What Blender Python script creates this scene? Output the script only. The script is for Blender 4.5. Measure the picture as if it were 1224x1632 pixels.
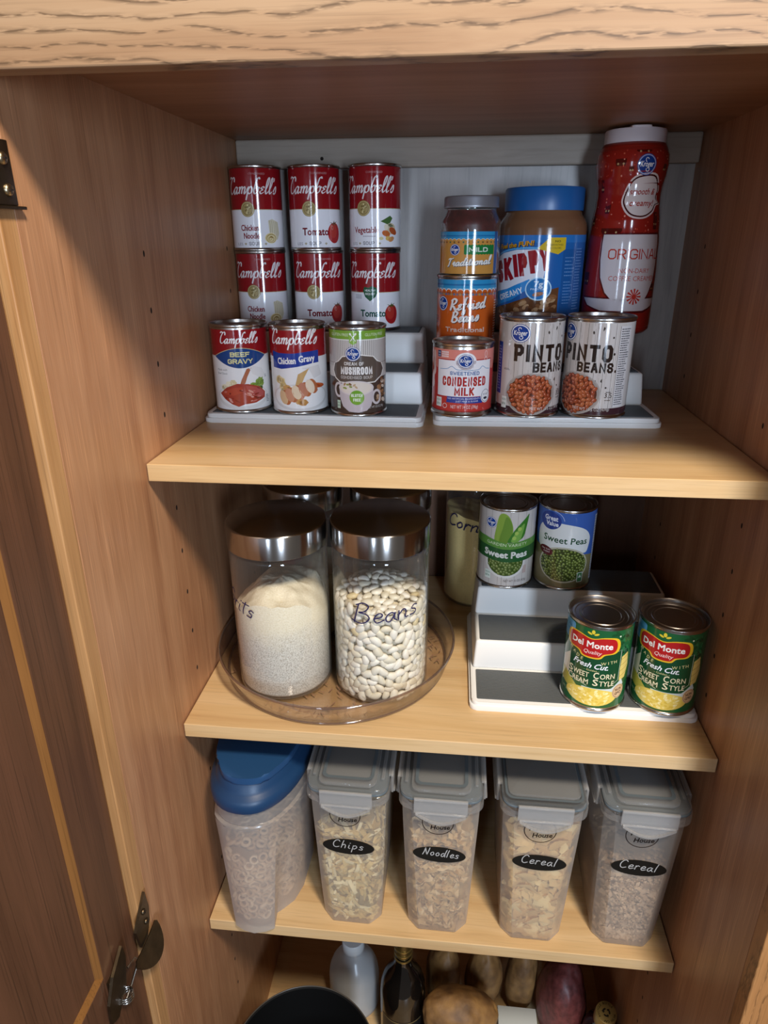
import bpy, bmesh, math, random
from mathutils import Vector, Matrix, Euler
from mathutils.geometry import tessellate_polygon

# ------------------------------------------------------------------ scene set-up
for o in list(bpy.data.objects):
    bpy.data.objects.remove(o)
SC = bpy.context.scene
COL = SC.collection
U = 0.001                       # every length below is in millimetres
W, D, TOP, FLOOR = 631.5, 422.0, 343.0, -1140.0    # cabinet inside: width, depth behind the shelf fronts, top, bottom
S2, S3, TH = -334.3, -667.1, 19.0                  # tops of the middle and lower shelf (the upper one is z = 0), board thickness
YF = -162.0                                        # front of the face frame

# camera
CAM = Vector((317.9, -645.0, 219.7))
yaw, pit, rol, FPX = -0.1051, 0.3871, 0.0055, 1084.49
fw = Vector((math.sin(yaw) * math.cos(pit), math.cos(yaw) * math.cos(pit), -math.sin(pit)))
rt = Vector((math.cos(yaw), -math.sin(yaw), 0))
dn = fw.cross(rt)
r2 = rt * math.cos(rol) + dn * math.sin(rol)
d2 = -rt * math.sin(rol) + dn * math.cos(rol)
cam = bpy.data.cameras.new('camera')
cam.sensor_fit = 'VERTICAL'
cam.sensor_height = 24.0
cam.lens = FPX / 1632.0 * 24.0
cam.clip_start = 0.01
camo = bpy.data.objects.new('camera', cam)
COL.objects.link(camo)
m = Matrix((r2, -d2, -fw)).transposed().to_4x4()
m.translation = CAM * U
camo.matrix_world = m
SC.camera = camo

# colour management
SC.view_settings.view_transform = 'Standard'
SC.view_settings.look = 'None'
SC.view_settings.gamma = 1.0
SC.view_settings.use_curve_mapping = False
SC.view_settings.exposure = 0.0
try:
    SC.cycles.use_denoising = True
    SC.cycles.max_bounces = 14
    SC.cycles.diffuse_bounces = 6
    SC.cycles.transparent_max_bounces = 32
    SC.cycles.caustics_reflective = False
    SC.cycles.caustics_refractive = False
except Exception:
    pass

# world: the dim warm bounce of the kitchen
wd = bpy.data.worlds.new('kitchen_bounce')
SC.world = wd
wd.use_nodes = True
wd.node_tree.nodes['Background'].inputs[0].default_value = (0.80, 0.72, 0.66, 1)
wd.node_tree.nodes['Background'].inputs[1].default_value = 0.16


def lamp(name, loc, target, power, col, shape='DISK', sx=200, sy=200):
    l = bpy.data.lights.new(name, 'AREA')
    l.energy = power
    l.color = col
    l.shape = shape
    l.size = sx * U
    if shape in ('RECTANGLE', 'ELLIPSE'):
        l.size_y = sy * U
    o = bpy.data.objects.new(name, l)
    COL.objects.link(o)
    o.location = Vector(loc) * U
    o.rotation_euler = (Vector(target) - Vector(loc)).to_track_quat('-Z', 'Y').to_euler()
    return o


# the kitchen's warm ceiling lamp, in front of the cabinet and to the right
lamp('ceiling_lamp', (800, -1000, 1400), (300, 0, -300), 46.0, (1.0, 0.87, 0.71), 'DISK', 280)
# cool daylight from two tall windows across the room
lamp('window_light', (-120, -2400, 190), (320, 300, 150), 8.5, (0.64, 0.79, 1.0), 'RECTANGLE', 160, 900)
lamp('window_light', (1090, -2400, 190), (320, 300, 150), 42.0, (0.64, 0.79, 1.0), 'RECTANGLE', 340, 900)

# ------------------------------------------------------------------ helpers
def lin(c):
    if isinstance(c, str):
        c = c.lstrip('#')
        c = tuple(int(c[i:i + 2], 16) / 255 for i in (0, 2, 4))
    else:
        c = tuple(x / 255 for x in c)
    return tuple((x / 12.92) if x <= 0.04045 else ((x + 0.055) / 1.055) ** 2.4 for x in c)


def link(o, parent=None, loc=None, rz=0):
    COL.objects.link(o)
    if parent:
        o.parent = parent
    if loc is not None:
        o.location = Vector(loc) * U
    if rz:
        o.rotation_euler = (0, 0, rz)
    return o


def thing(name, label, cat, loc=(0, 0, 0), rz=0, group=None):
    o = bpy.data.objects.new(name, None)
    o.empty_display_size = 0.02
    link(o, None, loc, rz)
    return tag(o, label, cat, group)


def tag(o, label, cat, group=None, kind=None):
    o['label'] = label
    o['category'] = cat
    if group:
        o['group'] = group
    if kind:
        o['kind'] = kind
    return o


def finish(bm, name, mats, parent=None, smooth=None, loc=None, rz=0, label=None):
    """bmesh in millimetres -> one mesh object"""
    bmesh.ops.scale(bm, vec=(U, U, U), verts=bm.verts)
    me = bpy.data.meshes.new(name)
    bm.to_mesh(me)
    bm.free()
    if not isinstance(mats, (list, tuple)):
        mats = [mats]
    for mm in mats:
        me.materials.append(mm)
    if smooth is not None:
        me.polygons.foreach_set('use_smooth', [True] * len(me.polygons))
        me.set_sharp_from_angle(angle=math.radians(smooth))
    o = bpy.data.objects.new(name, me)
    link(o, parent, loc, rz)
    if label:
        o['label'] = label
    return o


def share(src, parent, name=None, loc=None, rz=0):
    o = src.copy()
    if name:
        o.name = name
    link(o, parent, loc, rz)
    return o


def box(bm, x0, x1, y0, y1, z0, z1, bev=0, seg=2, mi=0, top=None):
    """top=(dx0,dx1,dy0,dy1) moves the upper corners"""
    t = top or (0, 0, 0, 0)
    co = [(x0, y0, z0), (x1, y0, z0), (x1, y1, z0), (x0, y1, z0),
          (x0 + t[0], y0 + t[2], z1), (x1 + t[1], y0 + t[2], z1), (x1 + t[1], y1 + t[3], z1), (x0 + t[0], y1 + t[3], z1)]
    v = [bm.verts.new(c) for c in co]
    fs = [bm.faces.new([v[i] for i in q]) for q in
          ((3, 2, 1, 0), (4, 5, 6, 7), (0, 1, 5, 4), (1, 2, 6, 5), (2, 3, 7, 6), (3, 0, 4, 7))]
    for f in fs:
        f.material_index = mi
    if bev:
        es = list({e for f in fs for e in f.edges})
        r = bmesh.ops.bevel(bm, geom=es, offset=bev, segments=seg, profile=0.5, affect='EDGES')
        for f in r['faces']:
            f.material_index = mi
    return fs


def prism(bm, pts, z0, z1, bev=0, seg=2, mi=0, top=None):
    """vertical prism over a CCW outline; top = list of outline points at z1"""
    top = top or pts
    a = [bm.verts.new((p[0], p[1], z0)) for p in pts]
    b = [bm.verts.new((p[0], p[1], z1)) for p in top]
    n = len(pts)
    fs = [bm.faces.new(a[::-1]), bm.faces.new(b)]
    for i in range(n):
        j = (i + 1) % n
        fs.append(bm.faces.new((a[i], a[j], b[j], b[i])))
    for f in fs:
        f.material_index = mi
    if bev:
        es = list(set(fs[0].edges) | set(fs[1].edges))
        r = bmesh.ops.bevel(bm, geom=es, offset=bev, segments=seg, profile=0.5, affect='EDGES')
        for f in r['faces']:
            f.material_index = mi
    return fs


def rrect(x0, x1, y0, y1, r, n=5):
    out = []
    for cx, cy, a0 in ((x1 - r, y0 + r, -90), (x1 - r, y1 - r, 0), (x0 + r, y1 - r, 90), (x0 + r, y0 + r, 180)):
        for i in range(n + 1):
            a = math.radians(a0 + 90 * i / n)
            out.append((cx + r * math.cos(a), cy + r * math.sin(a)))
    return out


def lathe(bm, prof, segs=64, mi=0, cx=0, cy=0):
    """profile of (r, z) from bottom to top on the outside"""
    rings = []
    for r, z in prof:
        if r < 1e-6:
            rings.append([bm.verts.new((cx, cy, z))])
        else:
            rings.append([bm.verts.new((cx + r * math.cos(2 * math.pi * i / segs), cy + r * math.sin(2 * math.pi * i / segs), z)) for i in range(segs)])
    for a, b in zip(rings, rings[1:]):
        for i in range(segs):
            j = (i + 1) % segs
            if len(a) == 1 and len(b) == 1:
                continue
            if len(a) == 1:
                f = bm.faces.new((a[0], b[j], b[i]))
            elif len(b) == 1:
                f = bm.faces.new((a[i], a[j], b[0]))
            else:
                f = bm.faces.new((a[i], a[j], b[j], b[i]))
            f.material_index = mi


def tube(bm, pts, r, segs=8, mi=0):
    pts = [Vector(p) for p in pts]
    rings = []
    up = Vector((0.13, 0.31, 0.94))
    for i, p in enumerate(pts):
        t = (pts[min(i + 1, len(pts) - 1)] - pts[max(i - 1, 0)]).normalized()
        a = t.cross(up).normalized()
        b = t.cross(a)
        rr = r[i] if isinstance(r, (list, tuple)) else r
        rings.append([bm.verts.new(p + a * rr * math.cos(2 * math.pi * k / segs) + b * rr * math.sin(2 * math.pi * k / segs)) for k in range(segs)])
    for a, b in zip(rings, rings[1:]):
        for k in range(segs):
            l = (k + 1) % segs
            f = bm.faces.new((a[k], a[l], b[l], b[k]))
            f.material_index = mi
    bm.faces.new(rings[0][::-1]).material_index = mi
    bm.faces.new(rings[-1]).material_index = mi


def catmull(pts, n=6, closed=False):
    P = [Vector((p[0], p[1])) for p in pts]
    if len(P) < 3:
        return P
    out = []
    N = len(P)
    rng = range(N) if closed else range(N - 1)
    for i in rng:
        p0 = P[(i - 1) % N] if (closed or i > 0) else P[0] * 2 - P[1]
        p1, p2 = P[i], P[(i + 1) % N]
        p3 = P[(i + 2) % N] if (closed or i + 2 < N) else P[-1] * 2 - P[-2]
        for k in range(n):
            t = k / n
            out.append(0.5 * ((2 * p1) + (p2 - p0) * t + (2 * p0 - 5 * p1 + 4 * p2 - p3) * t * t + (3 * p1 - p0 - 3 * p2 + p3) * t ** 3))
    if not closed:
        out.append(P[-1])
    return out


def facing(x, y, u0=0.0, r=1.0):
    """z rotation that turns label coordinate u0 towards the viewer's side of the room"""
    return math.atan2(CAM.x - x, -(CAM.y - y)) - u0 / r


# ------------------------------------------------------------------ materials
def new_mat(name):
    mm = bpy.data.materials.new(name)
    mm.use_nodes = True
    return mm, mm.node_tree.nodes, mm.node_tree.links, mm.node_tree.nodes['Principled BSDF']


def simple(name, col, rough=0.5, metal=0.0, bump=0, bscale=200, var=0.0, spec=0.5, coat=0.0):
    mm, N, L, P = new_mat(name)
    c = lin(col)
    P.inputs['Base Color'].default_value = (*c, 1)
    P.inputs['Roughness'].default_value = rough
    P.inputs['Metallic'].default_value = metal
    P.inputs['Specular IOR Level'].default_value = spec
    P.inputs['Coat Weight'].default_value = coat
    P.inputs['Coat Roughness'].default_value = 0.08
    if bump or var:
        tc = N.new('ShaderNodeTexCoord')
        nz = N.new('ShaderNodeTexNoise')
        nz.inputs['Scale'].default_value = bscale
        nz.inputs['Detail'].default_value = 5
        L.new(tc.outputs['Object'], nz.inputs['Vector'])
        if bump:
            b = N.new('ShaderNodeBump')
            b.inputs['Strength'].default_value = bump
            b.inputs['Distance'].default_value = 0.001
            L.new(nz.outputs['Fac'], b.inputs['Height'])
            L.new(b.outputs['Normal'], P.inputs['Normal'])
        if var:
            r = N.new('ShaderNodeValToRGB')
            r.color_ramp.elements[0].position = 0.3
            r.color_ramp.elements[1].position = 0.7
            r.color_ramp.elements[0].color = (*[x * (1 - var) for x in c], 1)
            r.color_ramp.elements[1].color = (*[min(1, x * (1 + var)) for x in c], 1)
            L.new(nz.outputs['Fac'], r.inputs['Fac'])
            L.new(r.outputs['Color'], P.inputs['Base Color'])
    return mm


def wood(name, light, mid, dark, grain='Z', rough=0.42, across=55.0, along=2.2, pores=0.5, rings=0.0, offset=(0, 0, 0), bump=0.12, flecks=0.0):
    """boards: grain runs along one axis; stretched noise for figure and short dark pores"""
    mm, N, L, P = new_mat(name)
    tc = N.new('ShaderNodeTexCoord')
    mp = N.new('ShaderNodeMapping')
    mp.inputs['Location'].default_value = offset
    mp.inputs['Scale'].default_value = [along if a == grain else across for a in 'XYZ']
    L.new(tc.outputs['Object'], mp.inputs['Vector'])
    # slow wander of the figure
    wn = N.new('ShaderNodeTexNoise')
    wn.inputs['Scale'].default_value = 5.0
    wn.inputs['Detail'].default_value = 2
    L.new(tc.outputs['Object'], wn.inputs['Vector'])
    add = N.new('ShaderNodeMixRGB')
    add.blend_type = 'ADD'
    add.inputs['Fac'].default_value = 1.0
    sc = N.new('ShaderNodeVectorMath')
    sc.operation = 'SCALE'
    sc.inputs['Scale'].default_value = 1.6
    L.new(wn.outputs['Color'], sc.inputs[0])
    L.new(mp.outputs['Vector'], add.inputs['Color1'])
    L.new(sc.outputs['Vector'], add.inputs['Color2'])
    n1 = N.new('ShaderNodeTexNoise')
    n1.inputs['Scale'].default_value = 0.55
    n1.inputs['Detail'].default_value = 6
    n1.inputs['Roughness'].default_value = 0.6
    L.new(add.outputs['Color'], n1.inputs['Vector'])
    ramp = N.new('ShaderNodeValToRGB')
    e = ramp.color_ramp.elements
    e[0].position, e[0].color = 0.30, (*lin(dark), 1)
    e[1].position, e[1].color = 0.72, (*lin(light), 1)
    k = ramp.color_ramp.elements.new(0.50)
    k.color = (*lin(mid), 1)
    L.new(n1.outputs['Fac'], ramp.inputs['Fac'])
    col = ramp.outputs['Color']
    # pores
    mp2 = N.new('ShaderNodeMapping')
    mp2.inputs['Scale'].default_value = [along * 5 if a == grain else across * 9 for a in 'XYZ']
    L.new(tc.outputs['Object'], mp2.inputs['Vector'])
    n2 = N.new('ShaderNodeTexNoise')
    n2.inputs['Scale'].default_value = 1.0
    n2.inputs['Detail'].default_value = 3
    L.new(mp2.outputs['Vector'], n2.inputs['Vector'])
    r2_ = N.new('ShaderNodeValToRGB')
    r2_.color_ramp.elements[0].position = 0.30
    r2_.color_ramp.elements[0].color = (1 - pores, 1 - pores, 1 - pores, 1)
    r2_.color_ramp.elements[1].position = 0.46
    r2_.color_ramp.elements[1].color = (1, 1, 1, 1)
    L.new(n2.outputs['Fac'], r2_.inputs['Fac'])
    mul = N.new('ShaderNodeMixRGB')
    mul.blend_type = 'MULTIPLY'
    mul.inputs['Fac'].default_value = 1.0
    L.new(col, mul.inputs['Color1'])
    L.new(r2_.outputs['Color'], mul.inputs['Color2'])
    col = mul.outputs['Color']
    if flecks:
        # short pale flecks in the finish
        mpf = N.new('ShaderNodeMapping')
        mpf.inputs['Scale'].default_value = [11 if a == grain else 800 for a in 'XYZ']
        mpf.inputs['Location'].default_value = (3, 5, 7)
        L.new(tc.outputs['Object'], mpf.inputs['Vector'])
        nf = N.new('ShaderNodeTexNoise'); nf.inputs['Scale'].default_value = 1.0; nf.inputs['Detail'].default_value = 2
        L.new(mpf.outputs['Vector'], nf.inputs['Vector'])
        rf = N.new('ShaderNodeValToRGB')
        rf.color_ramp.elements[0].position = 0.56; rf.color_ramp.elements[0].color = (0, 0, 0, 1)
        rf.color_ramp.elements[1].position = 0.68; rf.color_ramp.elements[1].color = (flecks, flecks, flecks, 1)
        L.new(nf.outputs['Fac'], rf.inputs['Fac'])
        mf = N.new('ShaderNodeMixRGB'); mf.inputs['Color2'].default_value = (*[min(1, x * 1.8) for x in lin(light)], 1)
        L.new(rf.outputs['Color'], mf.inputs['Fac']); L.new(col, mf.inputs['Color1'])
        col = mf.outputs['Color']
    if rings:
        # open oak figure: wandering dark growth lines broken into short pores
        sep = N.new('ShaderNodeSeparateXYZ')
        L.new(tc.outputs['Object'], sep.inputs[0])
        across_ax = {'X': 'Z', 'Z': 'X', 'Y': 'Z'}[grain]
        mp3 = N.new('ShaderNodeMapping')
        mp3.inputs['Scale'].default_value = [7.0 if a == grain else 16.0 for a in 'XYZ']
        mp3.inputs['Location'].default_value = offset
        L.new(tc.outputs['Object'], mp3.inputs['Vector'])
        n3 = N.new('ShaderNodeTexNoise')
        n3.inputs['Scale'].default_value = 1.0
        n3.inputs['Detail'].default_value = 3
        L.new(mp3.outputs['Vector'], n3.inputs['Vector'])
        a1 = N.new('ShaderNodeMath'); a1.operation = 'MULTIPLY'; a1.inputs[1].default_value = 98.0
        L.new(sep.outputs[across_ax], a1.inputs[0])
        a2 = N.new('ShaderNodeMath'); a2.operation = 'MULTIPLY_ADD'; a2.inputs[1].default_value = 5.0
        L.new(n3.outputs['Fac'], a2.inputs[0]); L.new(a1.outputs[0], a2.inputs[2])
        fr = N.new('ShaderNodeMath'); fr.operation = 'FRACT'
        L.new(a2.outputs[0], fr.inputs[0])
        rr = N.new('ShaderNodeValToRGB')
        rr.color_ramp.elements[0].position = 0.0
        rr.color_ramp.elements[0].color = (0, 0, 0, 1)
        rr.color_ramp.elements[1].position = 0.62
        rr.color_ramp.elements[1].color = (0, 0, 0, 1)
        for po, cc in ((0.10, 0.0), (0.24, 0.55), (0.32, 1.0), (0.40, 0.3)):
            q_ = rr.color_ramp.elements.new(po); q_.color = (cc, cc, cc, 1)
        L.new(fr.outputs[0], rr.inputs['Fac'])
        mp4 = N.new('ShaderNodeMapping')
        mp4.inputs['Scale'].default_value = [95 if a == grain else 600 for a in 'XYZ']
        L.new(tc.outputs['Object'], mp4.inputs['Vector'])
        n4 = N.new('ShaderNodeTexNoise'); n4.inputs['Scale'].default_value = 1.0; n4.inputs['Detail'].default_value = 2
        L.new(mp4.outputs['Vector'], n4.inputs['Vector'])
        r4 = N.new('ShaderNodeValToRGB')
        r4.color_ramp.elements[0].position = 0.40; r4.color_ramp.elements[0].color = (0, 0, 0, 1)
        r4.color_ramp.elements[1].position = 0.52; r4.color_ramp.elements[1].color = (1, 1, 1, 1)
        L.new(n4.outputs['Fac'], r4.inputs['Fac'])
        mm_ = N.new('ShaderNodeMath'); mm_.operation = 'MULTIPLY'
        L.new(rr.outputs['Color'], mm_.inputs[0]); L.new(r4.outputs['Color'], mm_.inputs[1])
        m5 = N.new('ShaderNodeMath'); m5.operation = 'MULTIPLY'; m5.inputs[1].default_value = rings
        L.new(mm_.outputs[0], m5.inputs[0])
        mx = N.new('ShaderNodeMixRGB')
        mx.inputs['Color2'].default_value = (*[x * 0.32 for x in lin(dark)], 1)
        L.new(m5.outputs[0], mx.inputs['Fac']); L.new(col, mx.inputs['Color1'])
        col = mx.outputs['Color']
    L.new(col, P.inputs['Base Color'])
    P.inputs['Roughness'].default_value = rough
    P.inputs['Specular IOR Level'].default_value = 0.35
    b = N.new('ShaderNodeBump')
    b.inputs['Strength'].default_value = bump
    b.inputs['Distance'].default_value = 0.0006
    L.new(n2.outputs['Fac'], b.inputs['Height'])
    L.new(b.outputs['Normal'], P.inputs['Normal'])
    return mm


def clear(name, tint=(0.97, 0.98, 0.97), base=0.045, edge=0.75, power=3.0, rough=0.03, haze=0.0, haze_col=(0.8, 0.8, 0.8), bump=0, bscale=300, ehaze=0.0):
    """thin clear wall: lets light through, mirrors more at its edges; haze makes it milky"""
    mm, N, L, P = new_mat(name)
    N.remove(P)
    out = N['Material Output']
    tr = N.new('ShaderNodeBsdfTransparent')
    tr.inputs['Color'].default_value = (*tint, 1)
    gl = N.new('ShaderNodeBsdfGlossy')
    gl.inputs['Roughness'].default_value = rough
    lw = N.new('ShaderNodeLayerWeight')
    lw.inputs['Blend'].default_value = 0.5
    pw = N.new('ShaderNodeMath'); pw.operation = 'POWER'; pw.inputs[1].default_value = power
    L.new(lw.outputs['Facing'], pw.inputs[0])
    ma = N.new('ShaderNodeMath'); ma.operation = 'MULTIPLY_ADD'
    ma.inputs[1].default_value = edge; ma.inputs[2].default_value = base
    L.new(pw.outputs[0], ma.inputs[0])
    body = tr.outputs[0]
    nrm = None
    if bump:
        tc = N.new('ShaderNodeTexCoord')
        nz = N.new('ShaderNodeTexNoise'); nz.inputs['Scale'].default_value = bscale
        L.new(tc.outputs['Object'], nz.inputs['Vector'])
        b = N.new('ShaderNodeBump'); b.inputs['Strength'].default_value = bump; b.inputs['Distance'].default_value = 0.001
        L.new(nz.outputs['Fac'], b.inputs['Height'])
        L.new(b.outputs['Normal'], gl.inputs['Normal'])
    if haze:
        df = N.new('ShaderNodeBsdfDiffuse'); df.inputs['Color'].default_value = (*haze_col, 1)
        tl = N.new('ShaderNodeBsdfTranslucent'); tl.inputs['Color'].default_value = (*haze_col, 1)
        m1 = N.new('ShaderNodeMixShader'); m1.inputs[0].default_value = 0.5
        L.new(df.outputs[0], m1.inputs[1]); L.new(tl.outputs[0], m1.inputs[2])
        m2 = N.new('ShaderNodeMixShader'); m2.inputs[0].default_value = haze
        if ehaze:
            p2 = N.new('ShaderNodeMath'); p2.operation = 'POWER'; p2.inputs[1].default_value = 1.6
            L.new(lw.outputs['Facing'], p2.inputs[0])
            q2 = N.new('ShaderNodeMath'); q2.operation = 'MULTIPLY_ADD'; q2.inputs[1].default_value = ehaze; q2.inputs[2].default_value = haze
            L.new(p2.outputs[0], q2.inputs[0]); L.new(q2.outputs[0], m2.inputs[0])
        L.new(tr.outputs[0], m2.inputs[1]); L.new(m1.outputs[0], m2.inputs[2])
        body = m2.outputs[0]
    mx = N.new('ShaderNodeMixShader')
    L.new(ma.outputs[0], mx.inputs[0])
    L.new(body, mx.inputs[1]); L.new(gl.outputs[0], mx.inputs[2])
    L.new(mx.outputs[0], out.inputs['Surface'])
    return mm


def print_mat(name, rough=0.2, spec=0.5, metal=0.0):
    mm, N, L, P = new_mat(name)
    at = N.new('ShaderNodeAttribute')
    at.attribute_name = 'Col'
    L.new(at.outputs['Color'], P.inputs['Base Color'])
    P.inputs['Roughness'].default_value = rough
    P.inputs['Specular IOR Level'].default_value = spec
    return mm


M = {}
M['side'] = wood('birch side veneer', '#b98b67', '#aa7b58', '#966748', 'Z', 0.40, 60, 1.6, 0.22, bump=0.04, flecks=0.30)
M['stile'] = wood('oak stile', '#c79c6e', '#ba8d5e', '#a37548', 'Z', 0.42, 90, 1.5, 0.30, bump=0.05)
M['shelf'] = wood('maple shelf veneer', '#d9ba8e', '#cfad7d', '#bf996a', 'X', 0.33, 60, 2.6, 0.14, bump=0.03)
M['top'] = wood('birch top veneer', '#a87c5c', '#9c704f', '#8c6144', 'X', 0.45, 50, 2.0, 0.16, bump=0.04)
M['back'] = wood('back board with painted sheen', '#bdb7b2', '#b0aaa5', '#98928e', 'Z', 0.34, 40, 3.0, 0.12, bump=0.04)  # back split in two tones; sheen above and shade below put into colour
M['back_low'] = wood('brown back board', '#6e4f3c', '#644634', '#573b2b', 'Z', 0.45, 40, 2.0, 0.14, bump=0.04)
M['cleat'] = wood('pale poplar cleat', '#b3a698', '#a6998b', '#938678', 'X', 0.5, 40, 2.5, 0.12, bump=0.04)
M['oak'] = wood('oak face rail', '#b09273', '#a78767', '#987657', 'X', 0.42, 70, 2.0, 0.16, rings=0.9, bump=0.03)
M['oak_right'] = wood('oak face stile', '#bd8855', '#b07a48', '#9a683a', 'Z', 0.42, 70, 2.0, 0.25, rings=0.7, bump=0.04)
M['door'] = wood('oak door', '#6c4834', '#60402d', '#4e3222', 'Z', 0.45, 75, 1.4, 0.45, bump=0.05)  # shadow of someone standing in front is put into this darker oak
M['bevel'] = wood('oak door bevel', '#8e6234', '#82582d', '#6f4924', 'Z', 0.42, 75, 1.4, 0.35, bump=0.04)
M['bronze'] = simple('dark bronze hinge', '#5a4c3a', 0.32, 0.9, var=0.2, bscale=90)
M['brass'] = simple('brassy screw', '#b8a888', 0.3, 1.0)
M['hole'] = simple('pin hole', '#1c100a', 0.9)
M['tin'] = simple('tinplate', '#b9b4ae', 0.24, 1.0)
def steel():
    """steel brushed round its axis, so highlights stretch across the brushing"""
    mm, N, L, P = new_mat('brushed steel')
    P.inputs['Base Color'].default_value = (*lin('#aeaba8'), 1)
    P.inputs['Metallic'].default_value = 1.0
    P.inputs['Roughness'].default_value = 0.20
    P.inputs['Anisotropic'].default_value = 0.8
    P.inputs['Anisotropic Rotation'].default_value = 0.25
    tg = N.new('ShaderNodeTangent'); tg.direction_type = 'RADIAL'; tg.axis = 'Z'
    L.new(tg.outputs['Tangent'], P.inputs['Tangent'])
    return mm


M['steel'] = steel()
M['silver'] = simple('silver jar lid', '#8f8f94', 0.38, 0.55)
M['lidtop'] = simple('tin lid', '#a79f98', 0.30, 1.0)
M['print'] = print_mat('printed label', 0.11, 0.55)
M['matte_print'] = print_mat('matte printed label', 0.40, 0.4)
M['ink'] = print_mat('marker ink', 0.5, 0.3)
M['white'] = simple('white plastic', '#e6e4df', 0.38)
M['mat'] = simple('grey rubber mat', '#585b5c', 0.55)
M['glass'] = clear('clear jar glass', (0.975, 0.98, 0.97), 0.055, 0.75, 2.8, 0.04, 0.035, (0.85, 0.85, 0.80), ehaze=0.16)
M['tray'] = clear('smoky clear plastic', (0.98, 0.955, 0.935), 0.06, 0.6, 2.2, 0.06, 0.05, (0.62, 0.48, 0.38))
M['trayrim'] = clear('smoky clear rim', (0.72, 0.60, 0.54), 0.10, 0.6, 1.6, 0.08, 0.25, (0.50, 0.38, 0.30))
M['frost'] = clear('milky plastic', (0.97, 0.96, 0.95), 0.04, 0.30, 3.0, 0.16, 0.32, (0.86, 0.80, 0.73), ehaze=0.3)
M['keeper'] = clear('cloudy keeper plastic', (0.95, 0.95, 0.95), 0.05, 0.30, 3.0, 0.2, 0.44, (0.82, 0.78, 0.75), ehaze=0.3)
M['frostlid'] = clear('milky lid plastic', (0.96, 0.96, 0.96), 0.06, 0.45, 2.4, 0.12, 0.07, (0.93, 0.92, 0.90), ehaze=0.42)
M['latch'] = clear('milky latch plastic', (0.96, 0.96, 0.96), 0.09, 0.45, 2.0, 0.12, 0.26, (0.95, 0.94, 0.92), ehaze=0.5)
M['gasket'] = simple('grey blue gasket', '#5c666c', 0.5)
M['bluelid'] = simple('blue lid plastic', '#17385c', 0.40, bump=0.03, bscale=500)
M['skippylid'] = simple('bright blue lid plastic', '#1c5996', 0.35)
M['black'] = simple('black enamel', '#050505', 0.7, spec=0.2)

# ------------------------------------------------------------------ printed artwork
_tc = {}


def glyphs(s, bold=0.0):
    """a word in the built-in sans face as flat polygons, cap height 1, x from 0"""
    key = s
    if key in _tc:
        return _tc[key]
    def mesh(txt):
        cu = bpy.data.curves.new('txt', 'FONT')
        cu.body = txt
        cu.resolution_u = 2
        cu.offset = 0.0
        ob = bpy.data.objects.new('txt', cu)
        COL.objects.link(ob)
        bpy.context.view_layer.update()
        me = ob.evaluated_get(bpy.context.evaluated_depsgraph_get()).to_mesh()
        vs = [(v.co.x, v.co.y) for v in me.vertices]
        ps = [list(p.vertices) for p in me.polygons if p.normal.z > 0] or [list(p.vertices)[::-1] for p in me.polygons]
        ob.to_mesh_clear()
        bpy.data.objects.remove(ob)
        bpy.data.curves.remove(cu)
        return vs, ps
    hv, _ = mesh('H')
    cap = max(v[1] for v in hv) - min(v[1] for v in hv)
    b0 = min(v[1] for v in hv)
    vs, ps = mesh(s)
    if not vs:
        _tc[key] = ([], 0)
        return _tc[key]
    x0 = min(v[0] for v in vs)
    x1 = max(v[0] for v in vs)
    out = [[((vs[i][0] - x0) / cap, (vs[i][1] - b0) / cap) for i in p] for p in ps]
    _tc[key] = (out, (x1 - x0) / cap)
    return _tc[key]


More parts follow.
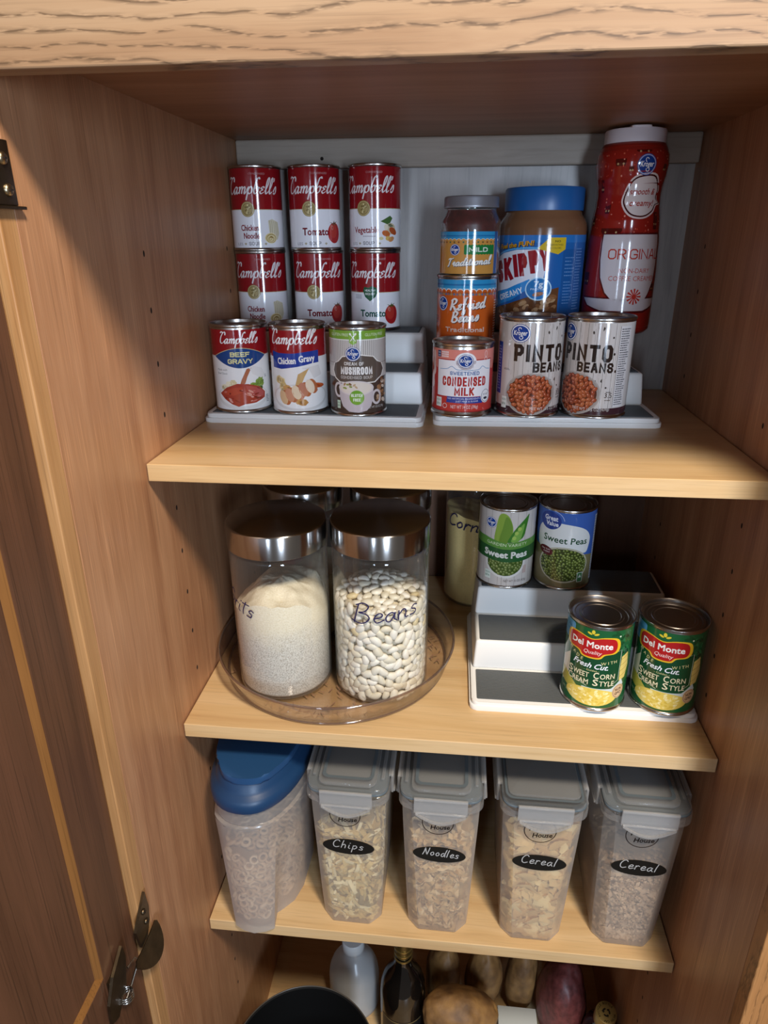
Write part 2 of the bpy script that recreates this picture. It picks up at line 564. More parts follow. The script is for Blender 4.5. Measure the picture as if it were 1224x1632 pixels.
# hand lettering, x height 1: (advance, strokes)
HAND = {
    'B': (1.5, [[(0.25, 2.0), (0.1, 0.9), (0.0, 0.0)], [(0.05, 1.9), (0.6, 2.15), (1.05, 1.8), (0.8, 1.25), (0.3, 1.1), (0.9, 0.95), (1.2, 0.5), (0.9, 0.05), (0.4, -0.05), (-0.25, 0.25)]]),
    'C': (1.25, [[(1.0, 1.65), (0.75, 1.95), (0.35, 1.8), (0.05, 1.1), (0.15, 0.3), (0.55, 0.0), (1.05, 0.25)]]),
    'R': (1.3, [[(0.2, 2.0), (0.0, 0.0)], [(0.05, 1.85), (0.7, 2.1), (1.0, 1.6), (0.7, 1.1), (0.2, 0.95), (0.7, 0.5), (1.1, 0.0)]]),
    'G': (1.4, [[(1.1, 1.7), (0.7, 2.0), (0.2, 1.5), (0.1, 0.6), (0.5, 0.0), (1.0, 0.4), (1.05, 0.9), (0.6, 0.85)]]),
    'N': (1.45, [[(0.1, 0.0), (0.3, 1.0), (0.35, 1.95)], [(0.35, 1.95), (0.65, 0.9), (0.95, 0.05)], [(0.95, 0.05), (1.1, 1.0), (1.2, 2.0)]]),
    'a': (1.0, [[(0.75, 0.75), (0.45, 0.95), (0.1, 0.6), (0.15, 0.1), (0.45, 0.05), (0.75, 0.8)], [(0.75, 0.9), (0.72, 0.3), (0.95, 0.02)]]),
    'c': (0.85, [[(0.7, 0.8), (0.4, 0.98), (0.08, 0.55), (0.25, 0.05), (0.8, 0.2)]]),
    'd': (1.0, [[(0.7, 0.75), (0.4, 0.95), (0.08, 0.55), (0.2, 0.05), (0.5, 0.1), (0.75, 0.8)], [(0.95, 2.0), (0.8, 0.9), (0.85, 0.0)]]),
    'e': (0.9, [[(0.1, 0.45), (0.6, 0.6), (0.65, 0.9), (0.35, 0.98), (0.08, 0.5), (0.3, 0.02), (0.85, 0.25)]]),
    'h': (1.0, [[(0.25, 2.0), (0.12, 1.0), (0.05, 0.0)], [(0.08, 0.5), (0.4, 0.98), (0.65, 0.75), (0.65, 0.0)]]),
    'i': (0.55, [[(0.15, 0.95), (0.1, 0.2), (0.35, 0.02)], [(0.2, 1.45), (0.26, 1.52)]]),
    'l': (0.6, [[(0.3, 2.0), (0.18, 1.0), (0.15, 0.0)]]),
    'm': (1.5, [[(0.05, 0.95), (0.08, 0.0)], [(0.08, 0.55), (0.35, 0.98), (0.55, 0.75), (0.55, 0.0)], [(0.55, 0.55), (0.85, 0.98), (1.05, 0.7), (1.05, 0.1), (1.3, 0.05)]]),
    'n': (1.05, [[(0.05, 0.95), (0.08, 0.0)], [(0.08, 0.55), (0.4, 0.98), (0.65, 0.75), (0.65, 0.1), (0.9, 0.05)]]),
    'o': (0.95, [[(0.4, 0.98), (0.08, 0.55), (0.3, 0.03), (0.7, 0.35), (0.55, 0.9), (0.35, 0.98)]]),
    'p': (1.0, [[(0.15, 0.95), (0.05, -0.9)], [(0.12, 0.7), (0.5, 0.98), (0.75, 0.55), (0.4, 0.05), (0.1, 0.2)]]),
    'r': (0.8, [[(0.1, 0.95), (0.08, 0.0)], [(0.08, 0.5), (0.35, 0.95), (0.65, 0.85)]]),
    's': (0.85, [[(0.65, 0.85), (0.35, 0.98), (0.15, 0.7), (0.55, 0.4), (0.5, 0.05), (0.05, 0.08)]]),
    't': (0.8, [[(0.3, 1.7), (0.22, 0.6), (0.35, 0.0)], [(-0.1, 1.4), (0.75, 1.45)]]),
    ' ': (0.6, []),
}
# flowing soup-tin script, x height 1
SCRIPT = {
    'C': (1.45, [[(0.05, 2.15), (0.15, 2.45), (0.75, 2.25)], [(1.3, 1.75), (1.25, 2.2), (0.95, 2.4), (0.55, 1.95), (0.3, 1.1), (0.4, 0.3), (0.8, 0.0), (1.2, 0.2), (1.45, 0.6)]]),
    'a': (1.05, [[(0.7, 0.85), (0.4, 1.0), (0.1, 0.6), (0.15, 0.1), (0.4, 0.02), (0.72, 0.7)], [(0.75, 1.0), (0.7, 0.25), (0.85, 0.0), (1.08, 0.25)]]),
    'm': (1.5, [[(0.05, 0.8), (0.2, 1.0), (0.22, 0.5), (0.2, 0.0)], [(0.22, 0.5), (0.5, 1.0), (0.68, 0.85), (0.68, 0.0)], [(0.68, 0.5), (0.98, 1.0), (1.18, 0.8), (1.15, 0.2), (1.28, 0.0), (1.5, 0.4)]]),
    'p': (1.05, [[(0.02, 0.45), (0.25, 1.0), (0.24, 0.2), (0.2, -0.95)], [(0.24, 0.5), (0.5, 1.0), (0.85, 0.8), (0.85, 0.2), (0.55, 0.0), (0.3, 0.15)]]),
    'b': (1.05, [[(0.75, 2.1), (0.6, 2.35), (0.35, 2.1), (0.2, 1.2), (0.15, 0.4), (0.4, 0.0), (0.75, 0.25), (0.8, 0.75), (0.55, 1.0), (0.25, 0.7)], [(0.75, 0.9), (1.05, 0.85)]]),
    'e': (0.85, [[(0.75, 0.85), (0.5, 1.02), (0.22, 0.8), (0.5, 0.55), (0.12, 0.3), (0.35, 0.0), (0.8, 0.25)]]),
    'l': (0.68, [[(0.05, 0.3), (0.45, 1.3), (0.55, 2.1), (0.4, 2.35), (0.22, 1.8), (0.18, 0.5), (0.35, 0.0), (0.68, 0.3)]]),
    "'": (0.22, [[(0.2, 2.35), (0.22, 2.0), (0.08, 1.75)]]),
    's': (0.8, [[(0.05, 0.3), (0.45, 1.1), (0.6, 0.5), (0.4, 0.0), (0.1, 0.15)]]),
    'T': (1.3, [[(0.7, 2.1), (0.5, 0.9), (0.35, 0.0), (0.1, 0.1)], [(0.1, 1.7), (0.4, 2.1), (0.9, 2.0), (1.35, 2.2)]]),
    'r': (0.8, [[(0.05, 0.4), (0.3, 1.05), (0.5, 0.9), (0.4, 0.3), (0.55, 0.0), (0.8, 0.3)]]),
    'd': (1.05, [[(0.7, 0.85), (0.4, 1.0), (0.1, 0.6), (0.15, 0.1), (0.4, 0.02), (0.72, 0.7)], [(0.95, 2.1), (0.78, 1.0), (0.7, 0.25), (0.85, 0.0), (1.08, 0.25)]]),
    'i': (0.6, [[(0.1, 0.5), (0.22, 1.0), (0.18, 0.25), (0.35, 0.0), (0.6, 0.3)], [(0.28, 1.4), (0.34, 1.5)]]),
    't': (0.65, [[(0.1, 0.5), (0.35, 1.7), (0.22, 0.4), (0.35, 0.0), (0.65, 0.3)], [(0.0, 1.15), (0.6, 1.2)]]),
    'o': (0.95, [[(0.5, 1.0), (0.15, 0.65), (0.25, 0.05), (0.65, 0.1), (0.75, 0.75), (0.45, 1.0), (0.95, 0.8)]]),
    'n': (1.15, [[(0.05, 0.8), (0.2, 1.0), (0.22, 0.5), (0.2, 0.0)], [(0.22, 0.5), (0.5, 1.0), (0.7, 0.8), (0.68, 0.2), (0.82, 0.0), (1.12, 0.3)]]),
    'R': (1.4, [[(0.4, 2.1), (0.3, 1.0), (0.15, 0.0)], [(0.15, 1.8), (0.6, 2.2), (1.1, 1.9), (0.9, 1.3), (0.35, 1.05), (0.75, 0.6), (1.1, 0.0), (1.35, 0.2)]]),
    'f': (0.8, [[(0.7, 2.1), (0.5, 2.2), (0.35, 1.5), (0.25, 0.0), (0.15, -0.9), (0.4, -0.8), (0.45, 0.0)], [(0.05, 1.0), (0.65, 1.05)]]),
    'B': (1.4, [[(0.35, 2.1), (0.25, 1.0), (0.15, 0.0)], [(0.1, 1.9), (0.6, 2.2), (1.05, 1.85), (0.8, 1.25), (0.3, 1.1), (0.85, 0.95), (1.15, 0.5), (0.8, 0.0), (0.15, 0.02)]]),
    'K': (1.4, [[(0.4, 2.1), (0.2, 0.0)], [(1.2, 2.0), (0.4, 1.0), (0.8, 0.6), (1.1, 0.0), (1.4, 0.3)]]),
    'g': (1.0, [[(0.7, 0.85), (0.4, 1.0), (0.1, 0.6), (0.2, 0.1), (0.5, 0.1), (0.72, 0.8)], [(0.75, 1.0), (0.7, 0.0), (0.45, -0.8), (0.1, -0.6), (0.5, -0.1), (1.0, 0.3)]]),
    ' ': (0.6, []),
}


# heavy block capitals on a 1 x 1 field: (width, strokes)
BLOCK = {
    'A': (1.0, [[(0, 0), (.42, 1), (.58, 1), (1, 0)], [(.2, .32), (.8, .32)]]),
    'B': (.95, [[(0, .5), (0, 1), (.7, 1), (1, .86), (1, .66), (.75, .52), (0, .52), (0, 0), (.72, 0), (1, .15), (1, .38), (.75, .52)]]),
    'C': (.95, [[(1, .72), (1, .84), (.75, 1), (.25, 1), (0, .82), (0, .18), (.25, 0), (.75, 0), (1, .16), (1, .28)]]),
    'D': (.98, [[(0, .5), (0, 1), (.65, 1), (1, .8), (1, .2), (.65, 0), (0, 0), (0, .5)]]),
    'E': (.85, [[(1, 1), (0, 1), (0, 0), (1, 0)], [(0, .5), (.85, .5)]]),
    'F': (.82, [[(1, 1), (0, 1), (0, 0)], [(0, .5), (.85, .5)]]),
    'G': (.98, [[(1, .75), (1, .84), (.75, 1), (.25, 1), (0, .82), (0, .18), (.25, 0), (.75, 0), (1, .16), (1, .45), (.55, .45)]]),
    'H': (.98, [[(0, 0), (0, 1)], [(1, 0), (1, 1)], [(0, .5), (1, .5)]]),
    'I': (0.0, [[(0, 0), (0, 1)]]),
    'K': (1.0, [[(0, 0), (0, 1)], [(1, 1), (0.08, .42)], [(.32, .56), (1, 0)]]),
    'L': (.8, [[(0, 1), (0, 0), (1, 0)]]),
    'M': (1.25, [[(0, 0), (0, 1), (.5, .25), (1, 1), (1, 0)]]),
    'N': (1.0, [[(0, 0), (0, 1), (1, 0), (1, 1)]]),
    'O': (.98, [[(.5, 1), (.25, 1), (0, .82), (0, .18), (.25, 0), (.75, 0), (1, .18), (1, .82), (.75, 1), (.5, 1)]]),
    'P': (.92, [[(0, 0), (0, 1), (.72, 1), (1, .85), (1, .58), (.72, .42), (0, .42)]]),
    'R': (.98, [[(0, 0), (0, 1), (.72, 1), (1, .85), (1, .62), (.72, .48), (0, .48)], [(.55, .48), (1, 0)]]),
    'S': (.92, [[(1, .74), (1, .84), (.75, 1), (.25, 1), (0, .85), (0, .68), (.22, .54), (.78, .46), (1, .32), (1, .15), (.75, 0), (.25, 0), (0, .16), (0, .26)]]),
    'T': (.92, [[(0, 1), (1, 1)], [(.5, 1), (.5, 0)]]),
    'U': (.98, [[(0, 1), (0, .18), (.25, 0), (.75, 0), (1, .18), (1, 1)]]),
    'V': (1.0, [[(0, 1), (.45, 0), (.55, 0), (1, 1)]]),
    'W': (1.35, [[(0, 1), (.25, 0), (.5, .8), (.75, 0), (1, 1)]]),
    'Y': (1.0, [[(0, 1), (.5, .45), (1, 1)], [(.5, .45), (.5, 0)]]),
    ' ': (.3, []),
}


class Art:
    def __init__(s):
        s.f = []
        s.l = 0.0

    def layer(s, n):
        s.l = n
        return s

    def poly(s, pts, c):
        s.f.append(([(p[0], p[1]) for p in pts], lin(c), s.l))

    def rect(s, u0, v0, u1, v1, c):
        s.poly([(u0, v0), (u1, v0), (u1, v1), (u0, v1)], c)

    def ell(s, cu, cv, ru, rv, c, rot=0.0, n=26, wob=0.0, rnd=None):
        pts = []
        for i in range(n):
            a = 2 * math.pi * i / n
            k = 1 + (rnd.uniform(-wob, wob) if rnd else 0)
            x, y = ru * math.cos(a) * k, rv * math.sin(a) * k
            pts.append((cu + x * math.cos(rot) - y * math.sin(rot), cv + x * math.sin(rot) + y * math.cos(rot)))
        s.poly(pts, c)

    def ring(s, cu, cv, ru, rv, w, c, n=36, a0=0, a1=360, rot=0.0):
        P = []
        for i in range(n + 1):
            a = math.radians(a0 + (a1 - a0) * i / n)
            x, y = ru * math.cos(a), rv * math.sin(a)
            P.append((cu + x * math.cos(rot) - y * math.sin(rot), cv + x * math.sin(rot) + y * math.cos(rot)))
        s.stroke(P, w, c, smooth=0)

    def stroke(s, pts, w, c, smooth=5, nib=None):
        P = catmull(pts, smooth) if smooth and len(pts) > 2 else [Vector((p[0], p[1])) for p in pts]
        if len(P) < 2:
            return
        L, R = [], []
        for i, p in enumerate(P):
            t = P[min(i + 1, len(P) - 1)] - P[max(i - 1, 0)]
            if t.length < 1e-9:
                t = Vector((1, 0))
            t.normalize()
            nrm = Vector((-t.y, t.x))
            ww = w
            if nib:
                ww = w * (nib[0] + (1 - nib[0]) * abs(math.sin(math.atan2(t.y, t.x) - nib[1])))
            L.append(p + nrm * ww * 0.5)
            R.append(p - nrm * ww * 0.5)
        for i in range(len(P) - 1):
            s.poly([R[i], R[i + 1], L[i + 1], L[i]], c)
        if not nib:
            for e in (P[0], P[-1]):
                s.ell(e.x, e.y, w * 0.5, w * 0.5, c, n=8)

    def text(s, t, cu, cv, h, c, w=None, bold=0.0, shear=0.0, rot=0.0, arc=0.0, align='C', taper=0.0):
        polys, width = glyphs(t, bold)
        if not polys:
            return
        sx = h if w is None else w / width
        tot = width * sx
        off = {'C': -tot / 2, 'L': 0, 'R': -tot}[align]
        ca, sa = math.cos(rot), math.sin(rot)
        d = bold * h * 1.45          # heavier lettering: the same glyph struck several times, slightly apart
        if not bold:
            sh = [(0, 0)]
        elif bold < 0.022:
            sh = [(-d, 0), (d, 0), (0, -d), (0, d)]
        else:
            sh = [(-d, 0), (d, 0), (0, -d), (0, d), (-.7 * d, -.7 * d), (.7 * d, -.7 * d), (-.7 * d, .7 * d), (.7 * d, .7 * d)]
        for ex, ey in sh:
            for p in polys:
                q = []
                for x, y in p:
                    X = x * sx + off + shear * y * h
                    Y = y * h * (1 + taper * (X / max(tot, 1e-6)))
                    Y += arc * ((X / (tot / 2)) ** 2) if arc else 0
                    q.append((cu + X * ca - Y * sa + ex, cv + X * sa + Y * ca + ey))
                s.poly(q, c)

    def block(s, t, cu, cv, h, c, w, k=.2, gap=.55, rot=0.0, shear=0.0, rise=0.0):
        """heavy capitals: height h, whole word w wide, stroke k*h"""
        th = k * h
        base = sum(BLOCK[ch][0] for ch in t)
        free = w - th * len(t) - gap * th * (len(t) - 1)
        unit = max(free / max(base, .01), .05 * h)
        x = -w / 2
        ca, sa = math.cos(rot), math.sin(rot)
        for i, ch in enumerate(t):
            a, sts = BLOCK[ch]
            for st in sts:
                q = []
                for gx, gy in st:
                    X = x + th / 2 + gx * a * unit
                    Y = th / 2 + gy * (h - th)
                    X += shear * Y
                    Y += rise * (x + w / 2)
                    q.append(Vector((cu + X * ca - Y * sa, cv + X * sa + Y * ca)))
                for j, e in ((0, 1), (-1, -2)):
                    d = (q[j] - q[e]).normalized()
                    if (q[0] - q[-1]).length > 1e-6:
                        q[j] = q[j] + d * th / 2
                s.miter(q, th, c)
            x += th + a * unit + gap * th

    def miter(s, P, w, c):
        n = len(P)
        closed = (P[0] - P[-1]).length < 1e-6
        L, R = [], []
        for i in range(n):
            t0 = (P[i] - P[i - 1]) if i > 0 else ((P[-1] - P[-2]) if closed else P[1] - P[0])
            t1 = (P[i + 1] - P[i]) if i < n - 1 else ((P[1] - P[0]) if closed else t0)
            t0 = t0.normalized(); t1 = t1.normalized()
            n0, n1 = Vector((-t0.y, t0.x)), Vector((-t1.y, t1.x))
            m = n0 + n1
            m = m.normalized() if m.length > 1e-6 else n1
            m = m / max(.5, m.dot(n1))
            L.append(P[i] + m * w / 2); R.append(P[i] - m * w / 2)
        for i in range(n - 1):
            s.poly([R[i], R[i + 1], L[i + 1], L[i]], c)

    def pen(s, t, cu, cv, xh, c, wid, font=HAND, w=None, shear=0.15, nib=None, rot=0.0, gap=0.0, align='C'):
        adv = sum(font[ch][0] + gap for ch in t)
        sx = xh if w is None else w / adv
        off = {'C': -adv * sx / 2, 'L': 0}[align]
        ca, sa = math.cos(rot), math.sin(rot)
        x0 = 0
        for ch in t:
            a, sts = font[ch]
            for st in sts:
                q = []
                for x, y in st:
                    X = (x0 + x) * sx + off + shear * y * xh
                    Y = y * xh
                    q.append((cu + X * ca - Y * sa, cv + X * sa + Y * ca))
                s.stroke(q, wid, c, nib=nib)
            x0 += a + gap

    def lines(s, u0, v0, u1, v1, n, c, h=None, rnd=None):
        """rows of print too small to read"""
        hh = h or (v1 - v0) / n * 0.5
        for i in range(n):
            v = v1 - (i + 0.5) * (v1 - v0) / n
            e = u1 - (rnd.uniform(0, 0.35) * (u1 - u0) if rnd else 0)
            x = u0
            while x < e:
                k = min(e, x + (rnd.uniform(0.8, 2.4) if rnd else 2))
                s.rect(x, v - hh / 2, k, v + hh / 2, c)
                x = k + 0.5

    def logo_oval(s, cu, cv, ru, rv, rim='#f2f0ee'):
        """blue oval with a white ring and the grocer's script name"""
        l = s.l
        s.ell(cu, cv, ru, rv, '#173f8e', n=36)
        s.layer(l + 1); s.ring(cu, cv, ru * 0.93, rv * 0.93, ru * 0.10, rim)
        s.ring(cu, cv, ru * 1.02, rv * 1.02, ru * 0.06, '#173f8e')
        s.layer(l + 2)
        s.text('Kroger', cu, cv - rv * 0.2, rv * 0.52, '#f4f2f0', w=ru * 1.42, bold=0.02, shear=0.12)
        s.ring(cu - ru * 0.05, cv + rv * 0.45, ru * 0.16, rv * 0.2, ru * 0.07, '#f4f2f0', n=14, a0=20, a1=250)
        s.ring(cu + ru * 0.12, cv - rv * 0.45, ru * 0.18, rv * 0.2, ru * 0.07, '#f4f2f0', n=14, a0=160, a1=380)
        s.layer(l)

    def build(s, name, parent, mat, wrap=None, flat=None, step=3.0, vstep=None, lift=0.05, base=0.12, label=None, back=None):
        """wrap = radius or radius function of v (cylinder facing -y); flat = Matrix placing the u,v plane"""
        bm = bmesh.new()
        cl = bm.loops.layers.float_color.new('Col')
        for pts, c, l in s.f:
            ar = sum(pts[i][0] * pts[(i + 1) % len(pts)][1] - pts[(i + 1) % len(pts)][0] * pts[i][1] for i in range(len(pts)))
            if abs(ar) < 1e-9:
                continue
            if ar < 0:
                pts = pts[::-1]
            vs = [bm.verts.new((p[0], p[1], l)) for p in pts]
            if len(vs) > 4:
                tris = tessellate_polygon([[Vector((p[0], p[1], 0)) for p in pts]])
            else:
                tris = [tuple(range(len(vs)))]
            for t in tris:
                tv = [vs[i] for i in t]
                k = sum(tv[i].co.x * tv[(i + 1) % len(tv)].co.y - tv[(i + 1) % len(tv)].co.x * tv[i].co.y for i in range(len(tv)))
                if abs(k) < 1e-9:
                    continue
                if k < 0:
                    tv = tv[::-1]
                try:
                    f = bm.faces.new(tv)
                except ValueError:
                    continue
                for lo in f.loops:
                    lo[cl] = (*c, 1)
        if wrap is not None:
            us = [v.co.x for v in bm.verts]
            k = math.floor(min(us) / step) + 1
            while k * step < max(us):
                bmesh.ops.bisect_plane(bm, geom=bm.verts[:] + bm.edges[:] + bm.faces[:], plane_co=(k * step, 0, 0), plane_no=(1, 0, 0), dist=1e-5)
                k += 1
            if vstep:
                vv = [v.co.y for v in bm.verts]
                k = math.floor(min(vv) / vstep) + 1
                while k * vstep < max(vv):
                    bmesh.ops.bisect_plane(bm, geom=bm.verts[:] + bm.edges[:] + bm.faces[:], plane_co=(0, k * vstep, 0), plane_no=(0, 1, 0), dist=1e-5)
                    k += 1
        nr = []
        bm.verts.index_update()
        fn = wrap if callable(wrap) else (lambda v: wrap)
        for v in bm.verts:
            u, w_, z = v.co
            if wrap is not None:
                r0 = fn(w_) if not callable(wrap) else fn(w_)
                ref = wrap if not callable(wrap) else fn.ref
                a = u / ref
                r = r0 + base + z * lift
                v.co = (r * math.sin(a), -r * math.cos(a), w_)
                dr = 0 if not callable(wrap) else (fn(w_ + 0.5) - fn(w_ - 0.5))
                nr.append(Vector((math.sin(a), -math.cos(a), -dr)).normalized())
            else:
                v.co = flat @ Vector((u, w_, base + z * lift))
        o = finish(bm, name, mat, parent, label=label)
        if wrap is not None:
            o.data.polygons.foreach_set('use_smooth', [True] * len(o.data.polygons))
            o.data.normals_split_custom_set_from_vertices(nr)
        return o


def soup_label(kind, rb, H):
    A = Art()
    q = math.pi * rb
    A.rect(-q, 4, q, H - 4, '#e9e7ea')
    A.layer(1)
    A.rect(-q, H * 0.49, q, H - 4, '#8f171e')
    A.rect(-q, H * 0.485, q, H * 0.493, '#c9b48a')
    A.layer(2)
    A.pen("Campbell's", -2, 71, 8.2, '#e9e2e2', 2.3, SCRIPT, w=76, shear=0.28, nib=(0.34, 0.5))
    A.text('CONDENSED', 8, H - 12, 2.2, '#c7989a', w=22)
    # medal, or the green heart badge
    if kind != 'green':
        A.ell(-7, 52, 9.6, 9.6, '#8f7c4c', n=32)
        A.layer(3); A.ring(-7, 52, 8.4, 8.4, 0.8, '#c4b27c'); A.ell(-7, 52, 6.6, 6.6, '#a4905c')
        A.layer(4); rn = random.Random(3)
        for k in range(16):
            a = rn.uniform(0, 6.28); r = rn.uniform(0, 5)
            A.ell(-7 + r * math.cos(a), 52 + r * math.sin(a), rn.uniform(.7, 1.9), rn.uniform(.5, 1.4), rn.choice(['#6d5b33', '#d6c793', '#7d6a3e']), rot=a, n=8)
    else:
        A.poly([(-13, 54), (-11, 59), (-5, 58), (0, 60), (6, 58), (8, 53), (5, 46), (-3, 40), (-10, 46)], '#1c5a3c')
        A.layer(3)
        A.block('HEALTHY', -2.5, 53, 2.6, '#e8eee8', 15, .18)
        A.text('REQUEST', -2.5, 48.5, 2.6, '#e8eee8', w=14, bold=0.02)
        A.lines(-26, 43, -15, 49, 3, '#9a9aa2')
    A.layer(2)
    if kind == 'chicken':
        A.text('Chicken', -6, 25.5, 7.2, '#8e1826', w=25, bold=0.025)
        A.text('Noodle', -4, 15.5, 7.2, '#8e1826', w=22, bold=0.025)
        # wound noodles beside the name
        A.poly([(21, 24), (20, 38), (26, 40), (36, 36), (38, 22), (34, 14), (24, 14)], '#d4cbb0')
        A.layer(3)
        for k in range(5):
            A.stroke([(21.5 + k * 3, 38.5 - k * .6), (23 + k * 3, 30), (22 + k * 3.2, 19)], 0.5, '#a89c78')
        A.ell(23, 16, 9, 6.8, '#cdb981', n=24)
        A.layer(4)
        for k in range(5):
            A.ring(23 + (k % 2), 16 - k * .4, 8.6 - k * 1.6, 6.4 - k * 1.2, .8, ['#efe2b8', '#a98f55'][k % 2], n=24)
        A.ell(23.5, 17, 2.2, 1.8, '#8a6a35')
        A.layer(2)
    elif kind in ('tomato', 'green'):
        A.text('Tomato', 1, 19.5, 8.8, '#7f1322' if kind == 'tomato' else '#1d5a4a', w=36, bold=0.03)
        A.ell(29, 22, 11, 13, '#a92326', n=30)
        A.layer(3)
        A.ell(27, 24.5, 7, 9, '#b8382f'); A.ell(25, 29, 2.2, 3.2, '#d98274', rot=.4)
        A.poly([(27, 34), (21, 36), (26, 33), (24, 30), (29, 32.6), (34, 31), (31, 34), (35, 37), (29.6, 35), (29, 38)], '#6a4a33' if kind == 'tomato' else '#4a5a2c')
        A.layer(2)
    else:
        A.text('Vegetable', -4, 22, 7.4, '#8e1826', w=36, bold=0.02)
        A.lines(-8, 16.5, 10, 19, 1, '#b3a9b0')
        A.poly([(16, 36), (30, 43), (34, 40), (30, 34), (36, 30), (30, 29), (24, 33)], '#4c6b3a')
        A.ell(31, 27, 8, 7, '#cfc1a0')
        A.layer(3); A.ell(35, 24, 7, 4, '#b0522c', rot=-.5); A.ell(24, 21, 6, 3.8, '#c46a35', rot=-.3)
        A.ell(17, 15, 3, 2, '#d8cf9c'); A.ell(27, 15, 4, 3, '#dcb765'); A.ell(32, 14, 5, 3, '#c98a55', rot=.4); A.ell(24, 29, 3, 4, '#e2d8c0')
        A.layer(2)
    A.block('SOUP', 0, 7, 4.4, '#5f5a60', 16, .16, 1.1)
    for k in (-13, 15):
        A.poly([(k - 2, 9), (k, 10.5), (k + 2, 9), (k, 7)], '#b5a98c')
    A.text('LES', -22, 7, 3.4, '#8b8790', w=9)
    return A


def beef_label(rb, H):
    A = Art(); q = math.pi * rb
    A.rect(-q, 4, q, H - 6, '#ebe9e6')
    A.layer(1)
    A.poly([(-q, 70)] + [(-34 + i * 3.4, 70 + 6 * math.sin(i / 20 * math.pi)) for i in range(21)] + [(q, 70), (q, H - 6), (-q, H - 6)], '#94181e')
    A.layer(2)
    lens = [(-36 + 72 * i / 24, 69.5 + 10.5 * math.sin(math.pi * i / 24)) for i in range(25)] + [(36 - 72 * i / 24, 69.5 - 13.5 * math.sin(math.pi * i / 24)) for i in range(1, 24)]
    A.poly(lens, '#1d437f')
    A.stroke([(-36 + 72 * i / 24, 69.8 + 10.5 * math.sin(math.pi * i / 24)) for i in range(25)], .7, '#c9b98a', smooth=0)
    A.layer(3)
    A.block('BEEF', 0, 69.8, 5.6, '#e6df9a', 24, .2)
    A.block('GRAVY', 0, 61.4, 5.8, '#e6df9a', 31, .2)
    A.pen("Campbell's", -1, 86, 5.6, '#f4f0ee', 1.7, SCRIPT, w=50, shear=0.28, nib=(0.34, 0.5))
    A.layer(2)
    A.text('Made with', -25, 52.5, 2.6, '#8d8a86', w=15, shear=.15)
    A.text('Beef Stock', -25, 48, 2.6, '#8d8a86', w=15, shear=.15)
    rn = random.Random(5)
    A.ell(0, 20, 36, 16, '#dedbd6', n=36); A.layer(3); A.ell(0, 21.5, 33, 13, '#efedea', n=36)
    A.layer(4)
    for k in range(9):
        A.ell(-18 + rn.uniform(-8, 8), 35 + rn.uniform(-4, 4), 4.5, 3.2, rn.choice(['#e3d7b2', '#d8c99c', '#efe6c8']), n=12, wob=.15, rnd=rn)
    for k in range(22):
        A.ell(19 + rn.uniform(-9, 9), 36 + rn.uniform(-6, 6), 3, 2.6, rn.choice(['#5d7a2a', '#7e9a3e', '#42591f', '#93ad55']), n=10, wob=.2, rnd=rn)
    A.layer(5)
    A.poly([(10, 56), (16, 58), (28, 54), (33, 46), (26, 42), (14, 48)], '#e2dfdb')
    A.poly([(7, 55), (13, 56), (7, 45), (4, 37), (-3, 34), (0, 42)], '#b06a4a')
    A.layer(6)
    A.poly([(-31, 24), (-20, 32), (-6, 37), (8, 36), (22, 32), (31, 24), (30, 17), (16, 12), (2, 11), (-6, 8), (-14, 11), (-24, 17)], '#a8402f')
    A.layer(7)
    A.poly([(4, 35), (20, 31), (29, 24), (27, 19), (14, 21), (6, 27)], '#b5534e')
    A.poly([(-28, 24), (-14, 31), (0, 33), (0, 26), (-12, 22)], '#b84a33')
    A.layer(8)
    for k in range(26):
        A.ell(rn.uniform(-26, 26), rn.uniform(14, 30), rn.uniform(1, 4), rn.uniform(.5, 1.5), rn.choice(['#c9766a', '#8e2f22', '#d99a8c', '#7c2b20', '#c2553d']), rot=rn.uniform(-.6, .3), n=9)
    A.lines(33, 10, 39, 20, 5, '#77747a', rnd=rn)
    A.lines(32, 42, 36, 46, 2, '#8a878c', rnd=rn)
    return A


